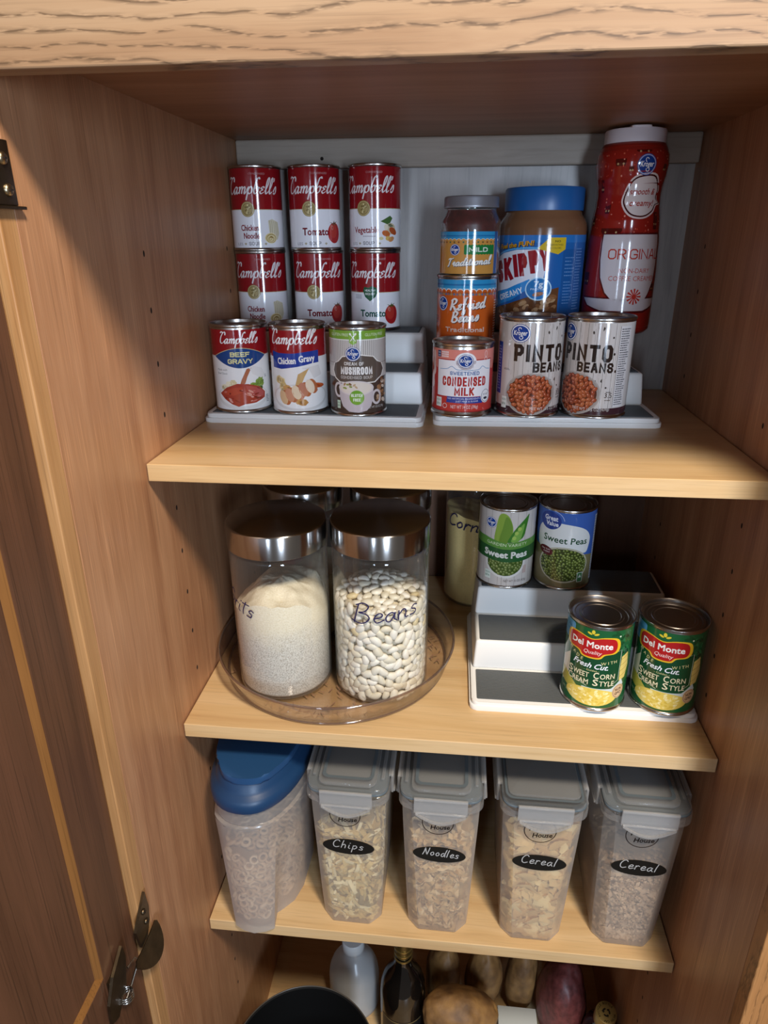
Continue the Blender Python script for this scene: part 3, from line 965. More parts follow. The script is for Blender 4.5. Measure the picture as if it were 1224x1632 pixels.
def chicken_gravy_label(rb, H):
    A = Art(); q = math.pi * rb
    A.rect(-q, 4, q, H - 6, '#ebe9e6')
    A.layer(1); A.rect(-q, 70, q, H - 6, '#94181e')
    A.layer(2)
    A.poly([(-40, 57), (-25, 56), (-5, 59), (14, 62.5), (24, 63), (24, 78), (10, 77), (-10, 75), (-28, 75), (-40, 77)], '#233c93')
    A.layer(3)
    A.text('Chicken', -18, 62.3, 7.4, '#f2efec', w=24, bold=0.03, rot=.05)
    A.text('Gravy', 8, 65, 7.4, '#f2efec', w=20, bold=0.03, rot=.06)
    A.pen("Campbell's", -10, 86, 7.2, '#f4f0ee', 2.1, SCRIPT, w=64, shear=0.28, nib=(0.34, 0.5))
    rn = random.Random(8)
    A.layer(2); A.ell(-2, 21, 40, 17, '#d9d6d2', n=36); A.layer(3); A.ell(-2, 22, 37, 14.5, '#efedea', n=36)
    A.layer(4)
    for k in range(8):
        A.ell(-26 + rn.uniform(-6, 6), 36 + rn.uniform(-8, 8), 5, 4.4, rn.choice(['#dcc593', '#e8d8ae', '#cfb478']), n=12, wob=.15, rnd=rn)
    for k in range(9):
        A.ell(16 + rn.uniform(-6, 9), 36 + rn.uniform(-6, 5), 8, 2.4, rn.choice(['#c65a30', '#d9713a', '#b5482a']), rot=-.15, n=14)
    A.poly([(10, 55), (0, 57), (24, 60), (28, 48), (16, 44)], '#dcd9d6')
    A.layer(5)
    A.poly([(-4, 50), (6, 55), (10, 57), (4, 47), (0, 38), (-8, 36)], '#c9a36a')
    for k in range(10):
        A.ell(rn.uniform(-20, 14), rn.uniform(14, 38), 6, 4, rn.choice(['#c99a5e', '#b98548', '#d9b27c']), n=12, wob=.2, rnd=rn)
    A.layer(6)
    for k in range(5):
        x = -24 + k * 8.6; v = 21 + k * 3.4
        A.ell(x + 3.5, v, 6, 9.5, '#b5683f', rot=.35, n=20)
        A.layer(7 + k * .3); A.ell(x, v, 5.4, 9, ['#dcb68a', '#c98e70', '#e6cfae', '#bd7c60', '#ead7bd'][k], rot=.35, n=20); A.layer(6 + k * .3 + .3)
    return A


def mushroom_label(rb, H):
    A = Art(); q = math.pi * rb
    A.rect(-q, 4, q, H - 4, '#cfcac4')
    A.layer(1)
    x = -q
    while x < q:
        A.rect(x, 60, x + 0.9, H - 14, '#a49e98'); x += 2.6
    A.rect(-q, 4, q, 47, '#4a3b33')
    A.rect(-q, H - 14, q, H - 4, '#7ba63a')
    A.layer(2)
    A.rect(-q, H - 15.2, q, H - 14.4, '#eef0e6')
    A.text('GLUTEN FREE', 18, H - 10.5, 3.2, '#dfe8c8', w=26)
    A.text('GLUTEN FREE', -28, H - 10.5, 3.2, '#dfe8c8', w=26)
    A.poly([(-14, H - 18), (-9.5, H - 20.5), (-5, H - 18), (-5, H - 4.5), (-14, H - 4.5)], '#8cb548')
    A.layer(3)
    A.stroke([(-12.5, H - 16), (-6.5, H - 8)], .9, '#f2f4ea'); A.stroke([(-6.5, H - 16), (-12.5, H - 8)], .9, '#f2f4ea')
    A.ell(-6.4, H - 8, 1.2, 1.6, '#f2f4ea', rot=-.6); A.ell(-12.6, H - 8, 1.2, 1.4, '#f2f4ea', rot=.6)
    A.rect(-q, 64, q, 64.6, '#8a827a')
    # plaque
    pl = [(-40, 55), (-37, 64), (-30, 67), (-24, 73), (-4, 76), (16, 73), (22, 67), (30, 64), (34, 56), (30, 48), (24, 45), (18, 41), (-28, 41), (-36, 46)]
    A.poly(pl, '#f0ece4'); A.layer(4)
    A.poly([(-6 + (a + 6) * .955, 58 + (b - 58) * .93) for a, b in pl], '#5f534b')
    A.layer(5)
    A.block('CREAM OF', -9, 62.4, 4.0, '#eae6e0', 24, .17, .8)
    A.block('MUSHROOM', -6, 51.4, 9.2, '#f1eeea', 40, .19, .42)
    A.block('CONDENSED SOUP', -6, 46.2, 3.6, '#cfc8c2', 40, .15, .9)
    A.layer(6); A.logo_oval(-10, 76, 8.8, 8)
    A.layer(3); rn = random.Random(4)
    for k in range(20):
        A.ell(30 + rn.uniform(-8, 8), 30 + rn.uniform(-14, 14), rn.uniform(2, 4.5), rn.uniform(1.6, 3.2), rn.choice(['#a67a55', '#c9a888', '#7d573c', '#e0cdb8', '#8e6848']), rot=rn.uniform(-1, 1), n=12)
    A.layer(4)
    A.ring(-30, 32, 6, 8, 3, '#d6cccb', n=20); A.ring(20, 23, 6, 8, 3, '#d6cccb', n=20)
    A.layer(5)
    A.poly([(-29, 34), (-28, 22), (-24, 12), (-16, 6), (-4, 5), (6, 7), (12, 13), (15, 24), (15, 34)], '#cbbfc0')
    A.layer(6); A.ell(-7, 35, 22.5, 9, '#dcd2cf', n=32); A.layer(7); A.ell(-7, 35, 20, 7.4, '#e4d9cb', n=32)
    A.layer(8)
    for k in range(9):
        A.ell(-14 + rn.uniform(-8, 12), 37 + rn.uniform(-3.5, 3), 2.2, 1.2, rn.choice(['#a58058', '#8d9a4a', '#c4a67e', '#7d5a3a']), rot=rn.uniform(-1, 1), n=9)
    A.ell(-6, 23.5, 9, 9, '#73a832', n=28)
    A.layer(9); A.block('GLUTEN', -6, 24.4, 3.8, '#eef4e0', 14, .2); A.block('FREE', -6, 18.8, 3.8, '#eef4e0', 9, .2)
    A.layer(4); A.text('NET WT 10.5 OZ (298g)', 20, 9.5, 2.8, '#d9d2cc', w=24)
    A.rect(-33, 9, -28, 19, '#cfe0c8'); A.layer(5); A.text('NON', -30.5, 15, 1.9, '#2c6a4a', w=4); A.text('BPA', -30.5, 11.4, 2.2, '#2c6a4a', w=4)
    return A


def pinto_label(rb, H):
    A = Art(); q = math.pi * rb
    A.rect(-q, 5, q, H - 5, '#c9bfb6')
    rn = random.Random(11)
    A.layer(1)
    x = -q
    while x < q:
        w = rn.uniform(8, 12)
        A.rect(x, 5, x + w - .35, H - 5, rn.choice(['#cfc6be', '#c6bcb3', '#d4ccc5', '#c1b6ab']))
        x += w
    A.layer(2)
    x = -q
    for k in range(70):
        u = rn.uniform(-40, 36); v = rn.uniform(10, H - 8)
        A.rect(u, v, u + .3, v + rn.uniform(3, 16), rn.choice(['#a89c92', '#b5aaa0', '#9a8d82']))
    for u in (-31, -20.5, -9, 1.5, 12, 22.5, 33):
        A.rect(u, 10, u + .45, H - 6, '#7b7068')
    for u, v in ((-34, 102), (-32, 86), (8, 101), (-24, 108), (24, 110), (19, 106), (31, 96), (15, 44), (22, 46), (28, 38)):
        A.ell(u, v, 1, rn.uniform(1.2, 2.6), '#3d332d', n=10, wob=.3, rnd=rn)
    A.layer(3)
    A.block('PINTO', 0, 67.6, 20, '#2f231d', 64, .225, .62)
    A.block('BEANS', 13, 55.2, 11.8, '#2f231d', 43, .22, .5)
    A.ell(34, 77, 1.3, 1.6, '#2f231d', n=10); A.ell(37.5, 57, 1.4, 1.8, '#4a3c34', n=10)
    A.logo_oval(-26, 100, 11.5, 10)
    A.layer(3)
    A.lines(-46, 56, -35, 58.5, 2, '#5a4e48', rnd=rn)
    # bowl of beans
    A.rect(-q, 5, q, 13, '#40262c')
    A.layer(4)
    A.ell(-9, 29, 32, 25.5, '#b0a59c', n=40); A.layer(5); A.ell(-9, 29, 30.5, 24, '#a2968c', n=40); A.layer(6)
    A.ell(-9, 29, 27.5, 22.5, '#5a2a1c', n=40)
    A.layer(7)
    pts = []
    tries = 0
    while len(pts) < 105 and tries < 4000:
        tries += 1
        a = rn.uniform(0, 6.283); r = math.sqrt(rn.random())
        u, v = -9 + 26.5 * r * math.cos(a), 29 + 21.5 * r * math.sin(a)
        if v < 6.5:
            continue
        if all((u - p[0]) ** 2 + (v - p[1]) ** 2 > 15.5 for p in pts):
            pts.append((u, v))
    for i, (u, v) in enumerate(pts):
        rot = rn.uniform(0, 3.14)
        c = rn.choice(['#a9502f', '#b85e38', '#9a4429', '#c06a42', '#ad5634'])
        A.l = 7 + (i % 4) * .5
        A.ell(u, v, 3.7, 2.5, '#74301c', rot=rot, n=14)
        A.l += .25
        A.ell(u, v + .2, 3.3, 2.1, c, rot=rot, n=14)
        A.l += .12
        A.ell(u - .6, v + .8, 1.3, .55, '#d9937a', rot=rot, n=8)
    A.layer(11)
    A.text('NET WT 15.5 OZ (439g)', 13, 9.5, 3.6, '#d8cfc6', w=44, arc=1.0)
    A.text('3.5', 32, 26, 5.4, '#3a2c26', w=9)
    A.lines(29, 31.5, 36, 33.5, 1, '#6a5d55', rnd=rn); A.lines(28, 22, 36, 23.6, 1, '#6a5d55', rnd=rn)
    A.rect(-47, 10, -39, 24, '#e6eadf'); A.layer(12)
    A.text('NON', -43, 19, 2.6, '#3a6a4a', w=6); A.text('BPA', -43, 13.6, 2.9, '#3a6a4a', w=6)
    # side panel
    A.layer(3); A.rect(38.5, 14, 56, H - 9, '#dcd7d4'); A.layer(4); A.rect(38.5, 14, 39, H - 9, '#4a3d36')
    A.lines(40.5, 16, 55, H - 11, 34, '#4a464c', h=1.2, rnd=rn)
    A.layer(3); A.rect(-62, 26, -51, 88, '#24409a'); A.layer(4); A.lines(-60, 30, -53, 84, 16, '#8fa2d8', rnd=rn)
    return A


def milk_label(rb, H):
    A = Art(); q = math.pi * rb
    A.rect(-q, 7, q, H - 7, '#c23c36')
    A.layer(1)
    rn = random.Random(2)
    A.poly([(-q, 66), (q, 66), (q, H - 7), (-q, H - 7)], '#e0897a')
    for k in range(10):
        A.poly([(-q + k * 24, 66.2), (-q + k * 24 + 24, 66.2), (-q + k * 24 + 18, 60 - rn.uniform(0, 8)), (-q + k * 24 + 6, 58 + rn.uniform(0, 6))], '#e0897a')
    A.layer(2)
    for k in range(5):
        A.ell(-42 + rn.uniform(-4, 4), 40 + k * 8, 3.4, 7, '#f0d6d4', n=14)
    A.layer(3)
    A.rect(-35.2, 24.8, 39.2, 70.2, '#b1302e'); A.layer(4); A.rect(-34, 26, 38, 69, '#efecee')
    A.stroke([(-30, 58), (-20, 59), (-14, 62), (-8, 58.5), (0, 58), (18, 58), (24, 62), (30, 59), (36, 58)], .7, '#6f9ac0')
    A.ell(2.5, 68, 13, 10.5, '#f3f1f2', n=36)
    A.layer(5); A.block('SWEETENED', 2, 51.8, 4.4, '#1f5f9c', 36, .19, .7)
    A.block('CONDENSED', 2, 38.6, 11.2, '#b02a2c', 56, .19, .55)
    A.block('MILK', 2, 27.2, 10, '#b02a2c', 24, .21, .55)
    A.logo_oval(2.5, 68.5, 9, 7.6)
    A.layer(5)
    A.poly([(-20, 18.5), (26, 17.5), (28, 25.2), (-19, 26)], '#233f92')
    A.layer(6); A.text('NO ARTIFICIAL INGREDIENTS', 2, 22.6, 1.9, '#dfe3f2', w=40); A.text('JUST MILK & SUGAR', 6, 19.4, 1.9, '#dfe3f2', w=28)
    A.layer(7)
    A.ell(31, 26, 7.8, 8.8, '#eceaec', n=18); A.layer(8); A.ring(31, 26, 6.4, 7.4, .5, '#33364a'); A.ell(31, 23, 3.2, 1.6, '#2a2d40', n=12)
    A.text('NO rBST', 31, 26.6, 2.2, '#33364a', w=8)
    A.layer(5)
    A.rect(-36, 12, -27, 23.5, '#eceae4'); A.layer(6); A.text('NON', -31.5, 19, 2.6, '#5a8a6a', w=6.5); A.text('BPA', -31.5, 14, 2.8, '#5a8a6a', w=6.5)
    A.ring(-22, 14, 2.8, 2.8, .6, '#f0dcd8'); A.text('NET WT 14 OZ (396g)', 3, 11.5, 4, '#f0dcd8', w=34)
    A.rect(-35, 72, -29.5, 79.5, '#2a3b6a'); A.layer(7); A.lines(-28, 72, -18, 79.5, 3, '#f2dfdb', h=1.7); A.text('NON', -32.2, 76.2, 1.8, '#dfe3f2', w=4); A.text('GMO', -32.2, 73, 1.8, '#dfe3f2', w=4)
    A.layer(5); A.ring(29, 76, 1.8, 3.6, .5, '#f6dcd6'); A.ring(29, 70, 2.2, 2.2, .5, '#f6dcd6')
    A.rect(-q, 7, q, 8, '#8f2326')
    return A


def mexican_top(A, q, H, hb, ground, dots):
    """blue band with a scalloped hem, shared by the bean tin and the salsa jar"""
    A.rect(-q, H - hb, q, H, '#2f93c4')
    A.layer(A.l + 1)
    A.rect(-q, H - hb * .5, q, H - hb * .36, '#1f6fa6'); A.rect(-q, H - hb * .8, q, H - hb * .72, '#6db6d8')
    k = -q
    while k < q:
        A.ell(k, H - hb, 4.2, 3.4, '#e8e4de', n=18)
        k += 8
    A.layer(A.l + 1)
    k = -q
    while k < q:
        A.ell(k, H - hb - .8, 3.8, 3.0, ground, n=18)
        k += 8
    A.rect(-q, H - hb - 5, q, H - hb - 1, ground)
    A.layer(A.l + 1)
    k = -q
    i = 0
    while k < q:
        A.ell(k, H - hb - 3.4, 1.6, 1.6, dots[i % len(dots)], n=10)
        k += 4; i += 1


def refried_label(rb, H):
    A = Art(); q = math.pi * rb
    A.rect(-q, 5, q, H - 5, '#cf5d20')
    A.layer(1); mexican_top(A, q, H - 5, 14, '#cf5d20', ['#7a6a72', '#a88a5a', '#5a6f8a'])
    A.layer(5)
    for dx, dv, c, l in ((.9, -.9, '#5a2413', 5), (0, 0, '#f1e6de', 6)):
        A.layer(l)
        A.pen('Refried', 2 + dx, 79 + dv, 6.2, c, 2.9, SCRIPT, w=47, shear=.2, nib=(.55, .5), rot=.09)
        A.pen('Beans', -1 + dx, 64 + dv, 5.8, c, 2.9, SCRIPT, w=36, shear=.2, nib=(.55, .5), rot=.07)
    A.layer(6); A.text('Traditional', -1, 51, 5.4, '#e9cdbb', w=52, bold=.03)
    A.logo_oval(-33, 85, 8, 8.6)
    rn = random.Random(6); A.layer(5)
    A.lines(-52, 60, -40, 70, 4, '#7a3212', rnd=rn)
    A.lines(44, 20, 58, 90, 22, '#f0d0ba', rnd=rn)
    return A


def salsa_label(rb):
    A = Art()
    u0, u1 = -60, 40
    A.rect(u0, 2, u1, 63, '#c98f45')
    A.layer(1)
    A.rect(u0, 51, u1, 63, '#2f8fbe'); A.layer(2); A.rect(u0, 56, u1, 58, '#1f6fa6')
    k = u0 + 3
    while k < u1:
        A.ell(k, 51.2, 2.8, 2.0, '#e3e0d2', n=14); k += 6
    A.layer(3)
    k = u0 + 3
    i = 0
    while k < u1 - 2:
        A.ell(k, 50.6, 2.5, 2.0, '#c98f45', n=14); A.ell(k, 48, 1.3, 1.5, ['#6a5a30', '#8a4a2a', '#4a6a4a'][i % 3], n=10); k += 6; i += 1
    A.layer(4)
    jag = []
    for i in range(21):
        jag.append((-8 + 40 * i / 20, 43.5 + (1.2 if i % 2 else 0)))
    for i in range(21):
        jag.append((32 - 40 * i / 20, 31 - (1.2 if i % 2 else 0)))
    A.poly(jag, '#1f7a3c')
    A.layer(5); A.block('MILD', 10, 34, 6.6, '#dfe6d8', 24, .2, .7)
    A.logo_oval(-20, 37, 6.6, 8)
    for dx, dv, c, l in ((.8, -.8, '#4a5a6a', 5), (0, 0, '#f0ece4', 6)):
        A.layer(l); A.pen('Traditional', -2 + dx, 15 + dv, 5.2, c, 2.2, SCRIPT, w=58, shear=.25, nib=(.5, .5), rot=.07)
    A.layer(4); A.rect(33, 2, 40, 63, '#27528a')
    return A


def skippy_label(rb):
    A = Art(); q = math.pi * rb
    A.rect(-q, 2, q, 107, '#1f62a8')
    A.layer(1)
    A.rect(-q, 98, q, 107, '#2a73ba')
    A.poly([(-42, 46), (-42, 79), (-30, 85), (-10, 89.5), (10, 90), (25, 88), (23, 80), (20, 50), (10, 45), (-20, 38), (-34, 24), (-42, 16)], '#eceaf0')
    A.stroke([(-44, 80), (-30, 86.5), (-10, 91), (12, 91.5), (26, 89)], 2.0, '#5fb0e6')
    A.layer(2)
    w0 = -38
    for ch, dx, wd in (('S', 0, 11.5), ('K', 12.5, 13.5), ('I', 26.5, 5), ('P', 32.5, 11), ('P', 44.2, 11), ('Y', 54.5, 13)):
        u = w0 + dx + wd / 2
        v = 48 + dx * .30
        A.block(ch, u, v, 28, '#9a1a26', wd * .93, .19, rot=.16)
    A.layer(3)
    A.text('Fuel the FUN!', -14, 92.5, 5.6, '#e0a02a', w=44, bold=.03, rot=.12, shear=.2)
    A.layer(2); A.text('Fuel the FUN!', -13.4, 91.7, 5.6, '#3a2a14', w=44, bold=.05, rot=.12, shear=.2)
    A.layer(3)
    A.poly([(-38, 18), (-40, 36), (-20, 41), (6, 54), (8, 44), (-14, 27)], '#2a8fd6')
    A.layer(4); A.block('CREAMY', -15, 31.2, 7.4, '#eef2f6', 33, .19, .5, rot=.36)
    A.layer(2); rn = random.Random(12)
    A.poly([(-44, 2), (38, 2), (38, 44), (24, 40), (6, 32), (-18, 22), (-44, 14)], '#6a4226')
    A.layer(2.5)
    for k in range(60):
        u = rn.uniform(-30, 34); v = rn.uniform(4, 36)
        if v > 18 + (u + 30) * .3:
            continue
        A.l = 2.5 + (k % 4) * .2
        A.ell(u, v, rn.uniform(3, 5.5), rn.uniform(2.2, 3.6), rn.choice(['#8a5a36', '#a67850', '#74482a', '#c09a70', '#5f3a22']), rot=rn.uniform(-1, 1), n=12)
    A.layer(5)
    A.ell(16, 42, 14, 14.5, '#bfe0f2', n=32); A.layer(6); A.ell(16, 42, 12.6, 13, '#2478b8', n=32); A.layer(7)
    A.text('7g', 16, 45, 6.4, '#e6f0f8', w=9, bold=.03); A.text('PROTEIN', 16, 40.5, 2.2, '#cfe4f4', w=16); A.ell(16, 35.5, 6, 2.6, '#a86a48', rot=.25); A.ell(17, 36, 3, 1.2, '#d8a078', rot=.25)
    A.layer(3)
    A.poly([(12, 91), (24, 104), (42, 104), (42, 90), (34, 84)], '#d8b62a'); A.layer(4)
    A.text('NO', 33, 98.4, 2.4, '#3a3a2a', w=6, bold=.02); A.text('PRESERVATIVES', 30, 94.4, 2, '#3a3a2a', w=18); A.text('OR COLORS', 30, 90.6, 2, '#3a3a2a', w=14)
    A.layer(2); A.rect(40, 2, 74, 90, '#1b5796'); A.layer(3)
    A.lines(43, 56, 56, 82, 6, '#6a97c8', h=1.1, rnd=rn); A.lines(43, 22, 56, 52, 8, '#6a97c8', h=1.1, rnd=rn); A.lines(58, 14, 72, 92, 22, '#6a97c8', h=1.1, rnd=rn)
    return A


def creamer_label(R):
    A = Art(); q = math.pi * 48
    A.rect(-q, 3, q, 210, '#982118')
    A.layer(1)
    rn = random.Random(21)
    for k in range(150):
        u, v = rn.uniform(-80, 80), rn.uniform(92, 193)
        A.ell(u, v, rn.uniform(.5, 1.3), rn.uniform(.5, 1.3), rn.choice(['#e0684c', '#e8907a', '#d04a34', '#c84030']), n=8)
    for u, v, w, h in ((-22, 176, 14, 8), (-50, 150, 6, 16), (-36, 124, 9, 11), (-26, 98, 30, 7), (-8, 168, 6, 6), (38, 110, 9, 20), (-58, 40, 12, 16), (6, 188, 20, 2.4), (42, 170, 7, 9), (-62, 110, 9, 12), (46, 30, 9, 9)):
        A.poly([(u - w / 2, v), (u - w / 2 * .8, v - h / 2), (u + w / 2 * .8, v - h / 2), (u + w / 2, v), (u + w / 2, v + h / 2), (u - w / 2, v + h / 2)], '#571410')
        A.layer(2); A.ell(u - w * .25, v - h * .2, 1.3, 1.3, '#c9a070', n=8); A.ell(u + w * .25, v - h * .2, 1.3, 1.3, '#c9a070', n=8); A.layer(1)
    for u, v, c in ((-8, 150, '#e8907a'), (-2, 142, '#571410')):
        for k in range(5):
            a = k * 1.2566
            A.ell(u + 3 * math.cos(a), v + 3 * math.sin(a), 1.5, 1.5, c, n=8)
    # speech bubble
    A.layer(2)
    bub = [Vector((a - 9, b + 10)) for a, b in catmull([(-3, 128), (-2, 118), (8, 108), (24, 106), (38, 112), (44, 119), (52, 121), (44, 126), (46, 136), (36, 149), (20, 150), (6, 145)], 4, True)]
    cc = Vector((13, 138))
    A.poly([cc + (p - cc) * 1.17 for p in bub], '#e6cfc8'); A.layer(3)
    A.poly([cc + (p - cc) * 1.08 for p in bub], '#471012'); A.layer(4)
    A.poly(bub, '#e2d2cc'); A.layer(5)
    A.text('smooth &', 12, 140, 6.8, '#a8281e', w=38, bold=.015, shear=.25)
    A.text('creamy!', 12, 127, 6.8, '#a8281e', w=36, bold=.015, shear=.25)
    A.layer(2); A.logo_oval(11, 173, 12, 11.5, '#b9bdd8')
    # the big cup
    A.layer(2)
    cup = [(-35, 94), (48, 94), (48, 60), (44, 38), (36, 22), (30, 14), (-14, 14), (-24, 24), (-32, 42), (-35, 64)]
    c2 = Vector((6, 54))
    A.poly([(c2.x + (a - c2.x) * 1.05, c2.y + (b - c2.y) * 1.05) for a, b in cup], '#5a1014'); A.layer(3)
    A.poly(cup, '#ded3d2')
    A.layer(2)
    sau = [(-60, 16), (60, 16), (48, 6), (30, 1), (-28, 1), (-50, 7)]
    A.poly([(a * 1.04, 10 + (b - 10) * 1.3) for a, b in sau], '#5a1014'); A.layer(3); A.poly(sau, '#d9cfd0')
    A.layer(4)
    A.block('ORIGINAL', 13, 64.6, 12.4, '#c23a2a', 76, .13, .9)
    A.text('NON-DAIRY', 12, 48, 5.6, '#c8503f', w=42)
    A.text('COFFEE CREAMER', 12, 38.5, 5.8, '#c8503f', w=66)
    for k in range(12):
        a = k * math.pi / 6
        A.poly([(14 + 2.2 * math.cos(a - .25), 19 + 2.2 * math.sin(a - .25)), (14 + 10 * math.cos(a - .13), 19 + 10 * math.sin(a - .13)), (14 + 10 * math.cos(a + .13), 19 + 10 * math.sin(a + .13)), (14 + 2.2 * math.cos(a + .25), 19 + 2.2 * math.sin(a + .25))], '#c8352a')
    A.ell(14, 19, 3, 3, '#c8352a')
    return A


def peas_pack(A, cu, cv, ru, rv, rad, cols, dark, seed, vmax=1e9):
    rn = random.Random(seed)
    l = A.l
    pts = []
    tries = 0
    while tries < 3500:
        tries += 1
        a = rn.uniform(0, 6.283); r = math.sqrt(rn.random())
        u, v = cu + ru * r * math.cos(a), cv + rv * r * math.sin(a)
        if v > vmax:
            continue
        if all((u - p[0]) ** 2 + (v - p[1]) ** 2 > (rad * 1.55) ** 2 for p in pts):
            pts.append((u, v))
    for i, (u, v) in enumerate(pts):
        A.l = l + (i % 3) * .4
        A.ell(u, v, rad, rad, dark, n=12)
        A.l += .15
        A.ell(u, v + rad * .08, rad * .86, rad * .86, rn.choice(cols), n=12)
        A.l += .1
        A.ell(u - rad * .2, v + rad * .35, rad * .3, rad * .22, '#c3cc92', n=8)
    A.l = l


def kroger_peas_label(rb, H):
    A = Art(); q = math.pi * rb
    A.rect(-q, 4, q, H - 4, '#cbc2ba'); A.layer(1)
    rn = random.Random(31)
    x = -q
    while x < q:
        A.rect(x, 4, x + .4, H - 4, '#8d837b'); x += rn.uniform(10, 14)
    A.layer(2)
    A.poly(catmull([(-16, 70), (-15, 92), (-11, 110), (-3, 112), (4, 104), (8, 88), (3, 74)], 5, True), '#86a340')
    A.layer(3); A.poly(catmull([(-10, 70), (-6, 92), (-2, 108), (5, 100), (7, 86), (2, 70)], 4, True), '#6a8c34')
    A.layer(4); A.poly(catmull([(2, 70), (6, 82), (14, 94), (26, 106), (31, 110), (28, 94), (22, 76)], 5, True), '#3f7a2c')
    A.layer(5); A.poly(catmull([(6, 72), (11, 84), (18, 93), (24, 97), (22, 84), (17, 72)], 5, True), '#7aa84c')
    for u, v in ((10, 77), (13, 84), (17, 90)):
        A.layer(6); A.ell(u, v, 2.8, 2.8, '#a3c05a')
    A.layer(7)
    A.poly([(-q, 76), (-30, 75), (0, 69), (30, 73), (q, 76), (q, 60), (-q, 60)], '#5f9040')
    A.layer(8)
    A.poly([(-q, 66), (-30, 62.5), (0, 59.5), (30, 62.5), (q, 66), (q, 44), (30, 42), (0, 40.5), (-30, 43), (-q, 46)], '#2c5a30')
    A.layer(9)
    A.text('GARDEN VARIETY', 1, 64.2, 4.2, '#d6dfb8', w=58, arc=1.8)
    A.text('Sweet Peas', 0, 47, 9, '#e6e4da', w=62, bold=.04, arc=1.6)
    A.layer(5)
    A.ell(0, 40, 29, 24, '#ddd8d0', n=36); A.layer(6)
    A.ell(0, 40, 25.5, 20.5, '#3f5520', n=32)
    A.layer(6.3); peas_pack(A, 0, 40, 24, 19, 2.3, ['#6c7c3e', '#5f7036', '#788748'], '#434f24', 5, 46)
    A.layer(5); A.logo_oval(-23, 97, 7.8, 7.4)
    A.rect(-29, 12, -20, 25, '#dfe6da'); A.layer(6); A.text('NON', -24.5, 20, 2.6, '#2c7a52', w=7); A.text('BPA', -24.5, 15, 3, '#2c7a52', w=7)
    A.layer(5); A.text('NET WT 15 OZ (425g)', 16, 10, 3.4, '#5a4c4a', w=34); A.rect(-4, 4, -3.5, 18, '#8d837b')
    A.rect(26, 22, 32, 34, '#c0a8a0')
    return A


def value_peas_label(rb, H):
    A = Art(); q = math.pi * rb
    A.rect(-q, 4, q, H - 4, '#7d7350'); A.layer(1)
    A.poly([(-q, 62), (-30, 60), (0, 58), (40, 50), (q, 54), (q, H - 4), (-q, H - 4)], '#3d5fa6'); A.layer(2)
    A.poly(catmull([(-48, 62), (-48, 88), (-30, 99), (0, 98), (20, 91), (30, 78), (28, 62), (22, 56), (0, 60), (-26, 58)], 5, True), '#dedcd6')
    A.layer(3)
    A.ell(-30, 101, 16, 13, '#2a3f86', n=30); A.layer(4)
    A.text('Great', -29, 101.5, 6.4, '#e8e8ee', w=20, bold=.03); A.text('Value', -27, 94, 6, '#e8e8ee', w=18, bold=.03)
    A.ring(-28, 101, 18, 15, .8, '#aab6d8', a0=10, a1=110)
    A.text('Sweet Peas', -7, 70.5, 9, '#1d4a2c', w=62, bold=.018, rot=-.03)
    A.layer(4)
    A.ell(-7, 38, 36, 27, '#b9b29a', n=40); A.layer(5); A.ell(-7, 38, 33.5, 24.5, '#3a4220', n=40)
    A.layer(5.3); peas_pack(A, -7, 38, 32.5, 23.5, 2.1, ['#6f7a34', '#626c2c', '#7d873f', '#59642a'], '#353d18', 9)
    A.layer(7); A.ell(-33, 56, 11, 6.6, '#5a2226', rot=-.2, n=24); A.layer(8); A.text('No Salt', -33, 57, 2.2, '#dcc9c4', w=14); A.text('Added', -32, 53.4, 2.2, '#dcc9c4', w=10)
    A.layer(7); A.poly(rrect(14, 23, 12, 27, 1.5, 3), '#dfe6da'); A.layer(8); A.poly(rrect(14.8, 22.2, 12.8, 26.2, 1.2, 3), '#4a7a4c'); A.layer(9); A.poly([(16, 19), (18.5, 24), (21, 19)], '#dfe6da')
    rn = random.Random(3); A.layer(3); A.rect(40, 10, 58, 108, '#c9c9cf'); A.layer(4); A.lines(41, 12, 57, 106, 26, '#5a5a66', h=1.3, rnd=rn)
    return A


